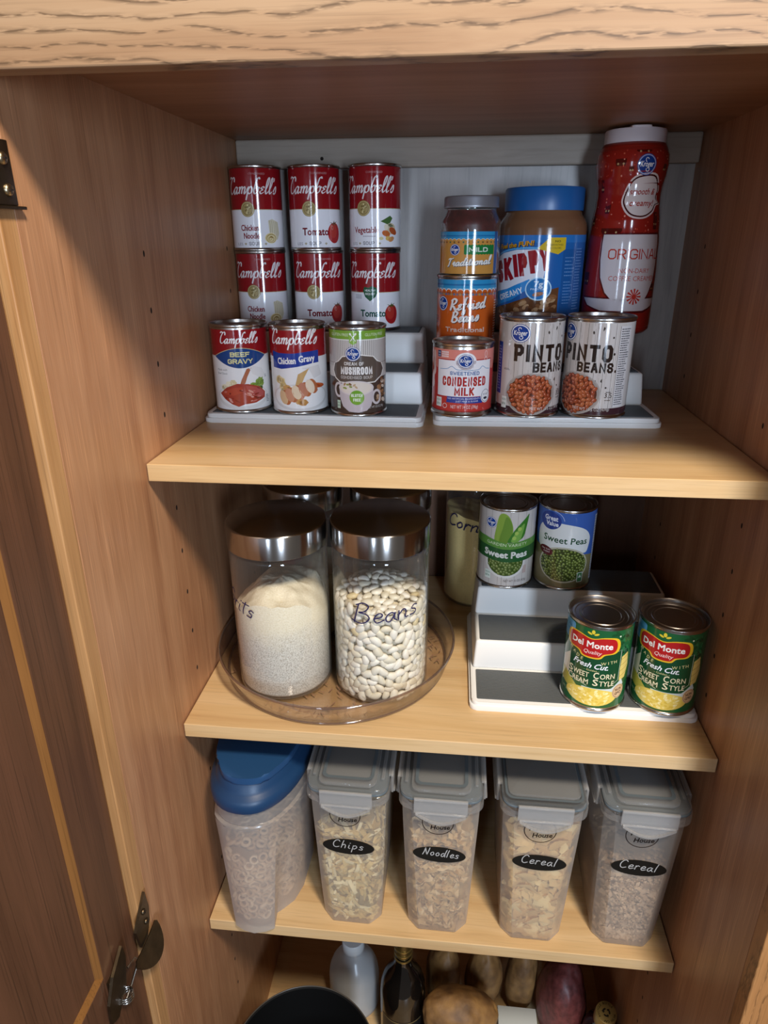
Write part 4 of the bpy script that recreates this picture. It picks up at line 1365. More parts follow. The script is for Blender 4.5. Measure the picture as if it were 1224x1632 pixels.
def corn_label(rb, H):
    A = Art(); q = math.pi * rb
    A.rect(-q, 5, q, H - 5, '#1d5a33')
    rn = random.Random(17)
    A.layer(1)
    for k in range(26):
        A.ell(rn.uniform(22, 44), rn.uniform(78, 110), rn.uniform(2, 5), rn.uniform(1, 2.4), rn.choice(['#174a2a', '#2a6f40', '#123c22']), rot=rn.uniform(-1, 1.5), n=10)
    A.poly([(-44, 60), (-30, 72), (-26, 60), (-34, 30), (-44, 24)], '#dcd6c4')
    A.poly(rrect(-60, -27, 88, H - 6, 3, 4), '#5aa0cf'); A.layer(2); A.text('REAL', -36, 104, 3.4, '#2a6a9a', w=10); A.text('CORN', -36, 98, 3.4, '#2a6a9a', w=10); A.ell(-36, 93, 3, 2, '#9fd0ec')
    # black-green name panel with a hairline frame
    A.layer(2)
    pan = [(-30, 84), (-20, 84), (30, 84), (34, 86), (34, 44), (24, 33), (-4, 35), (-30, 44)]
    A.poly(pan, '#16462a'); A.layer(3)
    A.stroke([(22, 84), (34, 86.5), (34, 44), (22, 36)], .6, '#cfd8c4', smooth=0); A.stroke([(-30, 84), (-31, 60), (-30, 44), (-4, 35)], .6, '#cfd8c4', smooth=0)
    # corn cob at the right
    A.layer(2)
    A.poly([(36, 42), (46, 44), (50, 60), (46, 80), (36, 76), (35, 60)], '#e0c872'); A.layer(3)
    for k in range(4):
        A.stroke([(35.5, 48 + k * 8), (42, 50 + k * 8), (49, 53 + k * 8)], .6, '#a88a3a')
    # shield
    sh = catmull([(-35, 98), (-30, 103), (-18, 103.5), (-4, 100.5), (9, 103.5), (22, 103), (27, 98), (27.5, 89), (23, 83.5), (12, 81.5), (7, 76.5), (-3, 75.5), (-13, 76.5), (-18, 81.5), (-31, 83.5), (-35, 89)], 4, True)
    c0 = Vector((-4, 91))
    A.layer(4); A.poly([c0 + (p - c0) * 1.09 for p in sh], '#e3b62c'); A.layer(5); A.poly([c0 + (p - c0) * .97 for p in sh], '#b01f22'); A.layer(6)
    A.text('Del Monte', -4, 89, 7.8, '#f2eeea', w=50, bold=.028)
    A.text('Quality', -2, 80.5, 4.8, '#f0d8d4', w=21, shear=.25)
    A.layer(5)
    A.ell(-3, 110, 2, 2.8, '#d7c23a'); A.ell(-7, 107.6, 3, 1.3, '#d7c23a', rot=-.4); A.ell(1, 107.6, 3, 1.3, '#d7c23a', rot=.4)
    A.ell(29, 106, 1.2, 1.2, '#cfe0c4', n=10)
    A.layer(4)
    for ch, u, v in zip('MADE', (-30, -24.5, -19, -13.5), (78, 74, 71, 69)):
        A.text(ch, u, v, 4, '#d9d49a', rot=-.25)
    for ch, u, v in zip('WITH', (13, 18.5, 22.5, 27), (67, 68, 68.6, 69.4)):
        A.text(ch, u, v, 4, '#d9d49a', rot=.1)
    A.text('Fresh', -13, 61.5, 7, '#e8eef4', w=22, bold=.02, shear=.35, rot=-.06)
    A.text('Cut.', 10, 60.5, 7, '#e8eef4', w=17, bold=.02, shear=.35, rot=-.06)
    A.text('- Golden -', 0, 56.6, 2.4, '#d9d49a', w=18)
    for dx, dv, c, l in ((.5, -.5, '#0c2a18', 4), (0, 0, '#ece6c2', 5)):
        A.layer(l)
        for a, b, v in (('S', 'WEET', 47.2), ('C', 'REAM', 37.2)):
            A.text(a, -26.5 + dx, v + dv, 8.6, c, bold=.012, w=6); A.text(b, -12.5 + dx, v + dv, 6.8, c, w=20, bold=.01)
        for a, b, v in (('C', 'ORN', 47.2), ('S', 'TYLE', 37.2)):
            A.text(a, 6 + dx, v + dv, 8.6, c, bold=.012, w=6); A.text(b, 19.5 + dx, v + dv, 6.8, c, w=18, bold=.01)
    # creamed corn in a dish
    A.layer(3)
    A.poly([(-44, 46), (-28, 40), (-16, 30), (-26, 22), (-44, 28)], '#b9b04a')
    A.poly([(-10, 33), (26, 33), (40, 44), (44, 36), (34, 20), (0, 12)], '#c9d6d8')
    A.layer(4); A.ell(2, 20, 33, 12.5, '#e0c860', n=36)
    A.l = 4.3
    for k in range(80):
        a = rn.uniform(0, 6.28); r = math.sqrt(rn.random())
        A.l = 4.3 + (k % 3) * .2
        A.ell(2 + 29 * r * math.cos(a), 20 + 10 * r * math.sin(a), rn.uniform(1.6, 3), rn.uniform(1.2, 1.9), rn.choice(['#ecd982', '#e4c95c', '#f2e6a6', '#d8bb4c']), rot=rn.uniform(-1, 1), n=9)
    A.layer(6); A.ell(37, 27, 9, 10, '#d3b48c', n=28); A.layer(7); A.ring(37, 27, 7.6, 8.6, .5, '#7a4a3a', a0=20, a1=340)
    A.text('NON', 37, 28, 3.8, '#4a2620', w=9, bold=.02, rot=.15); A.text('GMO', 37, 22.6, 3.8, '#4a2620', w=9.5, bold=.02, rot=.15)
    A.layer(4); A.text('NET WT 14.75 OZ', -27, 14, 2.8, '#b9c8a8', w=26, rot=-.3)
    return A

# ------------------------------------------------------------------ the cabinet
cab = thing('pantry_cabinet', 'tall oak pantry cabinet with its left door open, holding three shelves of food', 'cabinet', (0, 0, 0))


def panel(name, x0, x1, y0, y1, z0, z1, mat, bev=1.0, parent=None, label=None):
    bm = bmesh.new()
    box(bm, x0, x1, y0, y1, z0, z1, bev)
    return finish(bm, name, mat, parent or cab, label=label)


YB = YF + 20
def side_panel(x0, x1, xf, sgn, rows):
    """veneered side with its two rows of shelf pin holes"""
    bm = bmesh.new()
    box(bm, x0, x1, YB, D + 6, FLOOR - 19, TOP + 19, 0.4)
    for y, z in rows:
        while z > -900:
            z -= 55.4
            r = [bm.verts.new((xf, y + 2.0 * math.cos(a * math.pi / 6), z + 3.2 * math.sin(a * math.pi / 6))) for a in range(12)]
            f = bm.faces.new(r if sgn > 0 else r[::-1])
            f.material_index = 1
    return finish(bm, 'side_panel', [M['side'], M['hole']], cab)


side_panel(-18, 0, 0.15, 1, ((63, 258.4), (330, 258.4)))
side_panel(W, W + 18, W - 0.15, -1, ((66, 258.9), (330, 258.9)))
panel('back_panel', 0, W, D, D + 6, -10, TOP + 19, M['back'], 0, label='back board with painted sheen above the upper shelf')
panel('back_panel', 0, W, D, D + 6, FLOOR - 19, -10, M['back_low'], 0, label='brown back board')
panel('top_panel', 0, W, YB, D, TOP, TOP + 19, M['top'], 0)
panel('bottom_panel', 0, W, YB, D, FLOOR - 19, FLOOR, M['shelf'], 0.4)
bm = bmesh.new()
box(bm, 0.5, W - 0.5, D - 18, D, 306, TOP, 2.5)
r = [bm.verts.new((123 + 2.4 * math.cos(a * math.pi / 6), D - 18.15, 318 + 2.4 * math.sin(a * math.pi / 6))) for a in range(12)]
bm.faces.new(r).material_index = 1
finish(bm, 'nailing_strip', [M['cleat'], M['hole']], cab, label='pale strip across the back')
panel('face_stile', -45, 0, YF, YB, FLOOR - 60, TOP + 130, M['stile'], 1.2)
panel('face_stile', W, W + 60, YF, YB, FLOOR - 60, TOP + 130, M['oak_right'], 1.2)
panel('header_rail', 0, W, YF, YB, 319, TOP + 130, M['oak'], 1.2, label='oak rail with wavy dark grain')
for lab, y, z in (('upper maple shelf board with the soup tins and pinto beans on it', 0, 0),
                  ('middle maple shelf board with the turntable and corn tins on it', 0, S2),
                  ('lower maple shelf board with the row of plastic tubs on it', -7, S3)):
    bm = bmesh.new()
    box(bm, 1.5, W - 1.5, y, D - 2, z - TH, z, 0.8)
    tag(finish(bm, 'cabinet_shelf', M['shelf'], None), lab, 'shelf', 'cabinet shelves')

# left door, open at a right angle: stile, bevelled edge, sunk panel, rails
door = bpy.data.objects.new('door', None)
link(door, cab)
door['label'] = 'open cabinet door on the left'
XD = -7.0
Y0, Y1 = YF - 4, YF - 450
def dpart(name, x0, x1, y0, y1, z0, z1, mat, bev=1.0):
    bm = bmesh.new(); box(bm, x0, x1, y0, y1, z0, z1, bev)
    return finish(bm, name, mat, door)
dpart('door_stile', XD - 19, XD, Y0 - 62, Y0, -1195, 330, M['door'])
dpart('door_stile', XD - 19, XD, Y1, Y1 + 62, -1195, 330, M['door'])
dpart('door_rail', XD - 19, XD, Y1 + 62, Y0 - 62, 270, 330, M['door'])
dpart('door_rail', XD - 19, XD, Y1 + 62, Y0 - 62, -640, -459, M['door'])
bm = bmesh.new()
a, b = Y1 + 62, Y0 - 62
fr = [(a, -459), (b, -459), (b, 270), (a, 270)]
ins = [(a + 6, -453), (b - 6, -453), (b - 6, 264), (a + 6, 264)]
o_ = [bm.verts.new((XD - 0.2, p[0], p[1])) for p in fr]
i_ = [bm.verts.new((XD - 5.0, p[0], p[1])) for p in ins]
for k in range(4):
    l = (k + 1) % 4
    bm.faces.new((o_[k], o_[l], i_[l], i_[k]))
bmesh.ops.recalc_face_normals(bm, faces=bm.faces[:])
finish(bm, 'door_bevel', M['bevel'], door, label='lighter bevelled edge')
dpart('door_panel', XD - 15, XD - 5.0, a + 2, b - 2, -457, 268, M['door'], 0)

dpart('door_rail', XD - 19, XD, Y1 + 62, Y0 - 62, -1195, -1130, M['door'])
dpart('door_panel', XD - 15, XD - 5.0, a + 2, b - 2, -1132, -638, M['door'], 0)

# two dark hinges
def screw(bm, c, n, r=4.2):
    """round head with a cross slot, axis n"""
    n = Vector(n).normalized()
    q = n.to_track_quat('Z', 'Y').to_matrix()
    b2 = bmesh.new()
    lathe(b2, [(r, 0), (r * .95, r * .3), (r * .7, r * .55), (r * .35, r * .66), (0, r * .68)], 16)
    box(b2, -r * .55, r * .55, -r * .12, r * .12, r * .5, r * .72, mi=1)
    box(b2, -r * .12, r * .12, -r * .55, r * .55, r * .5, r * .72, mi=1)
    for v in b2.verts:
        v.co = q @ v.co + Vector(c)
    me = bpy.data.meshes.new('tmp'); b2.to_mesh(me); b2.free(); bm.from_mesh(me); bpy.data.meshes.remove(me)


h = bpy.data.objects.new('hinge', None); link(h, cab); h['label'] = 'upper dark hinge with two screws'
bm = bmesh.new()
box(bm, 0, 2.2, YF - 2, YB + 3, 240, 282, 0.8)
box(bm, -14, 2.2, YF - 24, YF - 2, 240, 282, 0.8)
box(bm, 0, 5, YF - 24, YB + 8, 237.6, 239.8, 0.5)
finish(bm, 'hinge_leaf', M['bronze'], h, 40)
for z in (250, 270):
    bm = bmesh.new(); screw(bm, (2.2, YB - 7, z), (1, 0, 0), 4.4)
    finish(bm, 'hinge_screw', [M['brass'], M['hole']], h, 40)
h = bpy.data.objects.new('hinge', None); link(h, cab); h['label'] = 'lower dark hinge with spring wire'
bm = bmesh.new()      # kite-shaped leaf on the stile
def yz_plate(bm, pts, x0, x1):
    a = [bm.verts.new((x0, p[0], p[1])) for p in pts]; b = [bm.verts.new((x1, p[0], p[1])) for p in pts]
    bm.faces.new(a); bm.faces.new(b[::-1])
    for i in range(len(pts)):
        j = (i + 1) % len(pts); bm.faces.new((a[i], b[i], b[j], a[j]))
    bmesh.ops.recalc_face_normals(bm, faces=bm.faces[:])
yz_plate(bm, [(-149, -436), (-146, -462), (-149, -478), (-158, -492), (-172, -492), (-178, -462)], 0.2, 3.2)
finish(bm, 'hinge_leaf', M['bronze'], h)
for y, z in ((-158, -455), (-156, -472)):
    bm = bmesh.new(); screw(bm, (3.2, y, z), (1, 0, 0), 3.4); finish(bm, 'hinge_screw', [M['bronze'], M['hole']], h, 40)
bm = bmesh.new()      # curved knuckle between the leaves
n = 14
up_, lo_ = [], []
for i in range(n + 1):
    t_ = i / n
    a_ = math.radians(200 + 150 * t_)
    y_, z_ = -167 + 27 * math.cos(a_), -487 + 26 * math.sin(a_)
    lo_.append((5 + 13 * math.sin(math.pi * t_), y_, z_))
    up_.append((4, -167 + 24 * math.cos(a_), -487 + 4 * math.sin(a_)))
for i in range(n):
    bm.faces.new([bm.verts.new(c) for c in (lo_[i], lo_[i + 1], up_[i + 1], up_[i])])
bmesh.ops.remove_doubles(bm, verts=bm.verts[:], dist=0.01)
bmesh.ops.recalc_face_normals(bm, faces=bm.faces[:])
bmesh.ops.solidify(bm, geom=bm.faces[:], thickness=1.4)
finish(bm, 'hinge_knuckle', M['bronze'], h, 50)
bm = bmesh.new()      # long leaf standing off the door
yz_plate(bm, [(-199, -452), (-196, -470), (-204, -500), (-226, -520), (-238, -512), (-236, -488), (-222, -466)], XD + 3, XD + 6)
box(bm, XD, XD + 3, -226, -208, -500, -470)
finish(bm, 'hinge_leaf', M['bronze'], h)
bm = bmesh.new()
tube(bm, [(2, -202, -480), (4, -190, -482), (4, -184, -492), (2, -200, -508), (0, -214, -516)], 1.2, 6)
for k in range(3):
    tube(bm, [(1 + 6 * math.cos(t), -211 + 7 * math.sin(t), -513 + k * 3.2) for t in [i * math.pi / 8 for i in range(17)]], 1.1, 6)
finish(bm, 'hinge_spring', M['tin'], h, 60)

# ------------------------------------------------------------------ step risers
def riser_meshes():
    w, d = 278, 228
    bm = bmesh.new()
    prism(bm, rrect(0, w, 0, d, 9), 0, 6.0, 0.9)
    prism(bm, rrect(2.5, w - 2.5, 2.5, d - 2, 8), 5.6, 11.4, 1.6)
    box(bm, 5, w - 5, 75, d - 3, 11, 52.4, 3.5, 3, top=(3, -3, 4, -1))
    box(bm, 8, w - 8, 149, d - 4, 52, 93.4, 3.5, 3, top=(3, -3, 4, -1))
    body = finish(bm, 'riser_body', M['white'], None, 45)
    mats = []
    for (y0, y1, z, e) in ((9, 72, 11.4, 9), (82, 146, 52.4, 13), (156, 221, 93.4, 16)):
        bm = bmesh.new()
        prism(bm, rrect(e, w - e, y0, y1, 2, 3), z - .5, z + .4)
        k = y0 + 2
        while k < y1 - 2:                      # fine ribs along the mat
            box(bm, e + 2, w - e - 2, k, k + 1.5, z + .3, z + .75)
            k += 3.1
        mats.append(finish(bm, 'tread_mat', M['mat'], None))
    return body, mats


rbody, rmats = riser_meshes()
first = True
for label, loc, rz in (('white three-tier riser with grey mats under the soup tins, left on the upper shelf', (2.5, 170, 0), -0.012),
                       ('white three-tier riser with grey mats under the pinto bean tins, right on the upper shelf', (292.5, 178, 0), 0.034),
                       ('white three-tier riser with grey mats beside the turntable, on the middle shelf', (350, 60, S2), 0.004)):
    t = thing('tiered_riser', label, 'shelf riser', loc, rz, 'white step risers')
    for k, o in enumerate([rbody] + rmats):
        if first:
            o.parent = t
        else:
            share(o, t)
    first = False
Z1, Z2, Z3 = 12.1, 53.2, 94.2          # tread heights

# ------------------------------------------------------------------ tins
_tin = {}


def tin(name, label, cat, x, y, z, R, H, art, u0, group=None, rings=True):
    rb = R - 1.2
    rz = facing(x, y, u0, rb)
    t = thing(name, label, cat, (x, y, z), rz, group)
    key = (R, H)
    if key not in _tin:
        bm = bmesh.new()
        lathe(bm, [(0, 2.2), (R - 6, 2.2), (R - 3, 0.5), (R - 1.2, 0), (R - .2, .5), (R, 1.6), (R - .3, 2.8), (rb - .2, 3.8), (rb, 5), (rb, H - 5), (rb - .2, H - 3.8), (R - .3, H - 2.9), (R, H - 1.6), (R - .3, H - .5), (R - 1.4, H)], 72)
        body = finish(bm, 'tin_body', M['tin'], t, 35)
        bm = bmesh.new()
        lathe(bm, [(R - 1.4, H), (R - 2.2, H - .8), (R - 2.6, H - 4.6), (R - 3.4, H - 5.2), (R - 4.6, H - 5.2), (R - 5.6, H - 4.1), (R - 8.5, H - 4.0), (R - 9.4, H - 4.8), (R * .66, H - 4.8), (R * .64, H - 4.1), (R * .58, H - 4.1), (R * .56, H - 4.7), (0, H - 4.6)], 72)
        lid = finish(bm, 'tin_lid', M['lidtop'], t, 30)
        _tin[key] = (body, lid)
    else:
        for o in _tin[key]:
            share(o, t)
    art(rb, H).build('label', t, M['print'], wrap=rb)
    return t


SR, SH = 36.0, 105.8
G = 'red and white soup tins in stacked pairs'
soups = [
    (37, 364, 0, 'chicken', 6, 'red and white noodle soup tin under another, left of three stacks'),
    (37, 363, 1, 'chicken', 6, 'red and white noodle soup tin on top of the left stack by the wall'),
    (119.5, 366, 0, 'tomato', 1, 'red and white tomato soup tin at the bottom of the middle stack'),
    (117.5, 367, 1, 'tomato', 1, 'red and white tomato soup tin on top of the middle stack'),
    (201, 365, 0, 'green', 5, 'tomato soup tin with green heart badge and green lettering, bottom right of the soup stacks'),
    (201.5, 364, 1, 'vegetable', 9, 'red and white vegetable soup tin on top of the right stack'),
]
for x, y, lv, kind, u0, lab in soups:
    tin('soup_tin', lab, 'soup tin', x, y, Z3 + lv * SH, SR, SH, lambda rb, H, k=kind: soup_label(k, rb, H), u0, G)
tin('gravy_tin', 'beef gravy tin with a blue lens on its red and white label, front left corner', 'gravy tin', 45.4, 208.5, Z1, 36, 108, beef_label, 1)
tin('gravy_tin', 'chicken gravy tin with a blue banner, between beef gravy and mushroom soup', 'gravy tin', 121, 207, Z1, 36, 108, chicken_gravy_label, -2)
tin('mushroom_soup_tin', 'mushroom soup tin with green band and brown plaque at the riser front', 'soup tin', 196.7, 203, Z1, 36, 107, mushroom_label, -4)
tin('condensed_milk_tin', 'short pink and red condensed milk tin under the refried bean tin', 'milk tin', 326.8, 209, Z1, 38.4, 88.5, milk_label, -1)
tin('pinto_bean_tin', 'pinto bean tin with wood plank label beside the condensed milk', 'bean tin', 408.5, 216, Z1, 39.8, 117.5, pinto_label, -13, 'pinto bean tins')
tin('pinto_bean_tin', 'right-hand pinto bean tin with wood plank label, turned to show small print', 'bean tin', 490.5, 219, Z1, 40.2, 117.5, pinto_label, 15, 'pinto bean tins')
tin('refried_bean_tin', 'orange refried bean tin under the salsa jar', 'bean tin', 329.0, 288.0, Z2, 39.3, 119, refried_label, 0)
tin('green_pea_tin', 'pea tin with pods and green bands, left of the two on the high step', 'pea tin', 397.8, 249, S2 + Z3, 40.3, 119, kroger_peas_label, -1, 'pea tins')
tin('green_pea_tin', 'pea tin with blue top and white swoosh, right of the two on the high step', 'pea tin', 479.5, 251, S2 + Z3, 40.3, 119, value_peas_label, -8, 'pea tins')
tin('cream_corn_tin', 'green creamed corn tin, left of the two at the riser front', 'corn tin', 504.6, 96, S2 + Z1, 40, 119, corn_label, 3, 'creamed corn tins')
tin('cream_corn_tin', 'green creamed corn tin, right of the two by the side panel', 'corn tin', 590.0, 96, S2 + Z1, 40.3, 119, corn_label, 3, 'creamed corn tins')

# salsa jar standing on the refried beans
sx, sy, sz = 331, 291, Z2 + 119.05
t = thing('salsa_jar', 'dark salsa jar with silver lid, on top of the refried bean tin', 'jar', (sx, sy, sz), facing(sx, sy, -1, 37))
sp = [(0, .5), (33, .5), (36.5, 2.5), (37.6, 7), (37.6, 57), (36.5, 63), (33, 69), (31, 73), (31, 77.5)]
bm = bmesh.new(); lathe(bm, sp, 64); finish(bm, 'jar_glass', M['glass'], t, 60)
bm = bmesh.new(); lathe(bm, [(0, 2)] + [(r - 1.6, z + .4) for r, z in sp[1:-1]] + [(29, 75), (0, 75)], 56)
finish(bm, 'salsa', simple('dark red salsa', '#4a1712', 0.35, bump=.2, bscale=160, var=.35), t, 60)
bm = bmesh.new(); lathe(bm, [(32.5, 77.2), (34, 77.6), (34.4, 79), (34, 80), (34, 88), (33.2, 90), (31, 90.8), (28, 90.2), (0, 90)], 72)
finish(bm, 'jar_lid', M['silver'], t, 40)
A = salsa_label(37.6)
A.f = [([(p[0], p[1] * .8) for p in pts], c, l) for pts, c, l in A.f]
A.build('label', t, M['print'], wrap=37.7)

# peanut butter tub
px_, py_ = 427, 356
t = thing('peanut_butter_jar', 'big peanut butter jar with bright blue lid behind the pinto beans', 'jar', (px_, py_, Z3), facing(px_, py_, 19, 58))
bp = [(0, .5), (50, .5), (55, 3), (57.6, 10), (57.6, 132), (56.6, 138), (53.5, 144), (50, 148), (48, 154)]
bm = bmesh.new(); lathe(bm, bp, 72)
finish(bm, 'jar_body', simple('peanut butter in its jar', '#785339', 0.16, var=.10, bscale=22), t, 60)
bm = bmesh.new()
n = 96
prof = [(50.6, 153), (51, 154.2), (51, 178.5), (49.4, 180.6), (46, 181), (0, 180.6)]
rings = []
for ri, (r, z) in enumerate(prof):
    if r == 0:
        rings.append([bm.verts.new((0, 0, z))]); continue
    rings.append([bm.verts.new(((r - (.5 if (i % 2 and 1 <= ri <= 2) else 0)) * math.cos(2 * math.pi * i / n), (r - (.5 if (i % 2 and 1 <= ri <= 2) else 0)) * math.sin(2 * math.pi * i / n), z)) for i in range(n)])
for a_, b_ in zip(rings, rings[1:]):
    for i in range(n):
        j = (i + 1) % n
        bm.faces.new((a_[i], a_[j], b_[0]) if len(b_) == 1 else (a_[i], a_[j], b_[j], b_[i]))
finish(bm, 'jar_lid', M['skippylid'], t, 50)
A = skippy_label(58)
A.f = [([(p[0] * 1.22 if abs(p[0]) < 100 else p[0], p[1] + (17 if p[1] > 2.01 else 1)) for p in pts], c, l) for pts, c, l in A.f]
A.build('label', t, M['print'], wrap=57.7)

# coffee creamer bottle
cx_, cy_ = 533, 352
t = thing('creamer_bottle', 'tall red coffee creamer bottle with white cap at the back right', 'bottle', (cx_, cy_, Z3), facing(cx_, cy_, -8, 46))
cp = [(40, .5), (44.5, 3), (45.8, 8), (46, 70), (44.8, 108), (42.4, 138), (39.6, 160), (39, 170), (40, 180), (42.6, 194), (44.2, 206), (43.6, 215), (40, 224), (37, 229)]
def crad(v):
    for (r0, z0), (r1, z1) in zip(cp, cp[1:]):
        if z0 <= v <= z1:
            k = (v - z0) / (z1 - z0); k = k * k * (3 - 2 * k)
            return r0 + (r1 - r0) * k
    return cp[0][0] if v < cp[0][1] else cp[-1][0]
crad.ref = 46
bm = bmesh.new(); lathe(bm, [(0, .5)] + [(crad(z) , z) for z in [.5 + i * (228.4 / 48) for i in range(49)]] + [(0, 229)], 72)
finish(bm, 'bottle_body', simple('red bottle', '#8e2016', 0.3), t, 60)
A = creamer_label(46)
A.f = [([(p[0], (p[1] + 30 if i else (6 if p[1] < 100 else 224))) for p in pts], c, l) for i, (pts, c, l) in enumerate(A.f)]
A.build('label', t, M['print'], wrap=crad, vstep=6.0)
bm = bmesh.new(); lathe(bm, [(36.4, 228.6), (37, 229.2), (37, 242.5), (36, 244.4), (33, 245), (0, 245)], 64)
prism(bm, rrect(-12, 12, -38, -20, 4), 244, 246.2, .5)
finish(bm, 'bottle_cap', simple('white cap', '#dcd5da', 0.4), t, 40)

# ------------------------------------------------------------------ turntable and jars
TX, TY, TR = 165.5, 166, 164
t = thing('turntable', 'round smoky clear turntable under the glass jars', 'turntable', (TX, TY, S2))
bm = bmesh.new()
lathe(bm, [(0, 5.2), (149, 5.2), (152, 6.2), (156, 16), (TR - 2.4, 33.4), (TR - .6, 34.2), (TR, 33), (TR - 1, 29), (155.5, 8), (152.5, 2.6), (149, 1.6), (0, 1.6)][::-1], 128)
tray = finish(bm, 'tray', M['tray'], t, 40)
bm = bmesh.new()
tube(bm, [((TR - 1.2) * math.cos(a), (TR - 1.2) * math.sin(a), 33.6) for a in [i * math.pi / 72 for i in range(145)]], 1.7, 8)
finish(bm, 'tray_rim', M['trayrim'], t, 60)
bm = bmesh.new()
tube(bm, [(152 * math.cos(a), 152 * math.sin(a), 3.0) for a in [i * math.pi / 72 for i in range(145)]], 1.8, 8)
finish(bm, 'tray_foot', M['trayrim'], t, 60)
bm = bmesh.new(); rn = random.Random(2)
for k in range(480):
    a = rn.uniform(0, 6.283); r = 150 * math.sqrt(rn.random()); th = rn.choice((0.5, 2.1, -.5, 1.2)) + rn.uniform(-.2, .2)
    if r > 147:
        continue
    c = Vector((r * math.cos(a), r * math.sin(a), 0)); e = Vector((math.cos(th), math.sin(th), 0)) * 4; s_ = Vector((-math.sin(th), math.cos(th), 0)) * .7
    v = [bm.verts.new(c + q + Vector((0, 0, 5.5))) for q in (-e - s_, e - s_, e + s_, -e + s_)]
    bm.faces.new(v)
finish(bm, 'tray_texture', simple('smoky pattern', '#8d6c56', 0.3), t)
JZ = S2 + 5.8


def jar(label, x, y, R, H, writing, wu, wv, xh, wid, rot, ww, name='storage_jar', lid=True, z=JZ, band=30):
    t = thing(name, label, 'jar', (x, y, z), facing(x, y, 0, R), 'glass jars with steel lids')
    g = R - 1.4
    Hb = H - band
    bm = bmesh.new()
    lathe(bm, [(0, 1), (g - 8, 1), (g - 3, 1.4), (g - .5, 4), (g, 9), (g, Hb - 8), (g - 1, Hb - 4.5), (g - 3.4, Hb - 2), (g - 3.4, Hb + 12)], 72)
    gl_ = finish(bm, 'jar_glass', M['glass'], t, 60)
    bm = bmesh.new()
    lathe(bm, [(0, 3.2), (g - 6, 3.2), (g - 2.6, 6), (g - 2.2, 9)], 64)
    finish(bm, 'jar_base', M['glass'], gl_, 60)
    bm = bmesh.new()
    lathe(bm, [(g - 3, Hb - .5), (R - .6, Hb - .5), (R, Hb), (R, H - 2.6), (R - 1, H - .7), (R - 2.6, H), (0, H + .3)], 96)
    finish(bm, 'jar_lid', M['steel'], t, 40)
    if writing:
        A = Art()
        A.pen(writing, wu, wv, xh, '#2b2750', wid * 1.15, HAND, w=ww, shear=.2, rot=rot)
        A.build('handwriting', gl_, M['ink'], wrap=g, base=.2)
    return t, g


def heap(R, level, z0, n=72, m=14):
    """round heap: side wall and an uneven top, level(x, y)"""
    bm = bmesh.new()
    rings = []
    for k in range(m + 1):
        r = R * (1 - k / m)
        if k == m:
            rings.append([bm.verts.new((0, 0, level(0, 0)))]); break
        rings.append([bm.verts.new((r * math.cos(2 * math.pi * i / n), r * math.sin(2 * math.pi * i / n), level(r * math.cos(2 * math.pi * i / n), r * math.sin(2 * math.pi * i / n)))) for i in range(n)])
    low = [bm.verts.new((R * math.cos(2 * math.pi * i / n), R * math.sin(2 * math.pi * i / n), z0 + 5)) for i in range(n)]
    low2 = [bm.verts.new(((R - 4) * math.cos(2 * math.pi * i / n), (R - 4) * math.sin(2 * math.pi * i / n), z0)) for i in range(n)]
    R_ = [low2, low] + rings
    for a_, b_ in zip(R_, R_[1:]):
        for i in range(n):
            j = (i + 1) % n
            bm.faces.new((a_[i], a_[j], b_[0]) if len(b_) == 1 else (a_[i], a_[j], b_[j], b_[i]))
    bm.faces.new(low2[::-1])
    return bm


def stuff(o, label, cat, x, y, z, rz=0):
    o.location = Vector((x, y, z)) * U
    o.rotation_euler = (0, 0, rz)
    return tag(o, label, cat, kind='stuff')


from mathutils import noise as mnoise
def nz(x, y, s, k=0):
    return mnoise.noise(Vector((x * s, y * s, k)))


# grits: coarse white grain below, creamier flour above
gm, N, L, P = new_mat('pale grits')
tc = N.new('ShaderNodeTexCoord')
sep = N.new('ShaderNodeSeparateXYZ'); L.new(tc.outputs['Object'], sep.inputs[0])
n0 = N.new('ShaderNodeTexNoise'); n0.inputs['Scale'].default_value = 40; n0.inputs['Detail'].default_value = 4; L.new(tc.outputs['Object'], n0.inputs['Vector'])
n1 = N.new('ShaderNodeTexNoise'); n1.inputs['Scale'].default_value = 620; n1.inputs['Detail'].default_value = 2; L.new(tc.outputs['Object'], n1.inputs['Vector'])
hm = N.new('ShaderNodeMath'); hm.operation = 'MULTIPLY_ADD'; hm.inputs[1].default_value = 26.0
L.new(sep.outputs['Z'], hm.inputs[0])
nn = N.new('ShaderNodeMath'); nn.operation = 'MULTIPLY_ADD'; nn.inputs[1].default_value = 1.0; nn.inputs[2].default_value = -2.35
L.new(n0.outputs['Fac'], nn.inputs[0]); L.new(nn.outputs[0], hm.inputs[2])
cl_ = N.new('ShaderNodeClamp'); L.new(hm.outputs[0], cl_.inputs[0])
gr = N.new('ShaderNodeValToRGB')
gr.color_ramp.elements[0].position = .34; gr.color_ramp.elements[0].color = (*lin('#b3aa9c'), 1)
gr.color_ramp.elements[1].position = .58; gr.color_ramp.elements[1].color = (*lin('#e4dfd4'), 1)
L.new(n1.outputs['Fac'], gr.inputs['Fac'])
fl = N.new('ShaderNodeValToRGB')
fl.color_ramp.elements[0].position = .25; fl.color_ramp.elements[0].color = (*lin('#dfd3b6'), 1)
fl.color_ramp.elements[1].position = .65; fl.color_ramp.elements[1].color = (*lin('#efe6d0'), 1)
L.new(n1.outputs['Fac'], fl.inputs['Fac'])
mx = N.new('ShaderNodeMixRGB'); L.new(cl_.outputs[0], mx.inputs['Fac']); L.new(gr.outputs['Color'], mx.inputs['Color1']); L.new(fl.outputs['Color'], mx.inputs['Color2'])
L.new(mx.outputs['Color'], P.inputs['Base Color']); P.inputs['Roughness'].default_value = .8
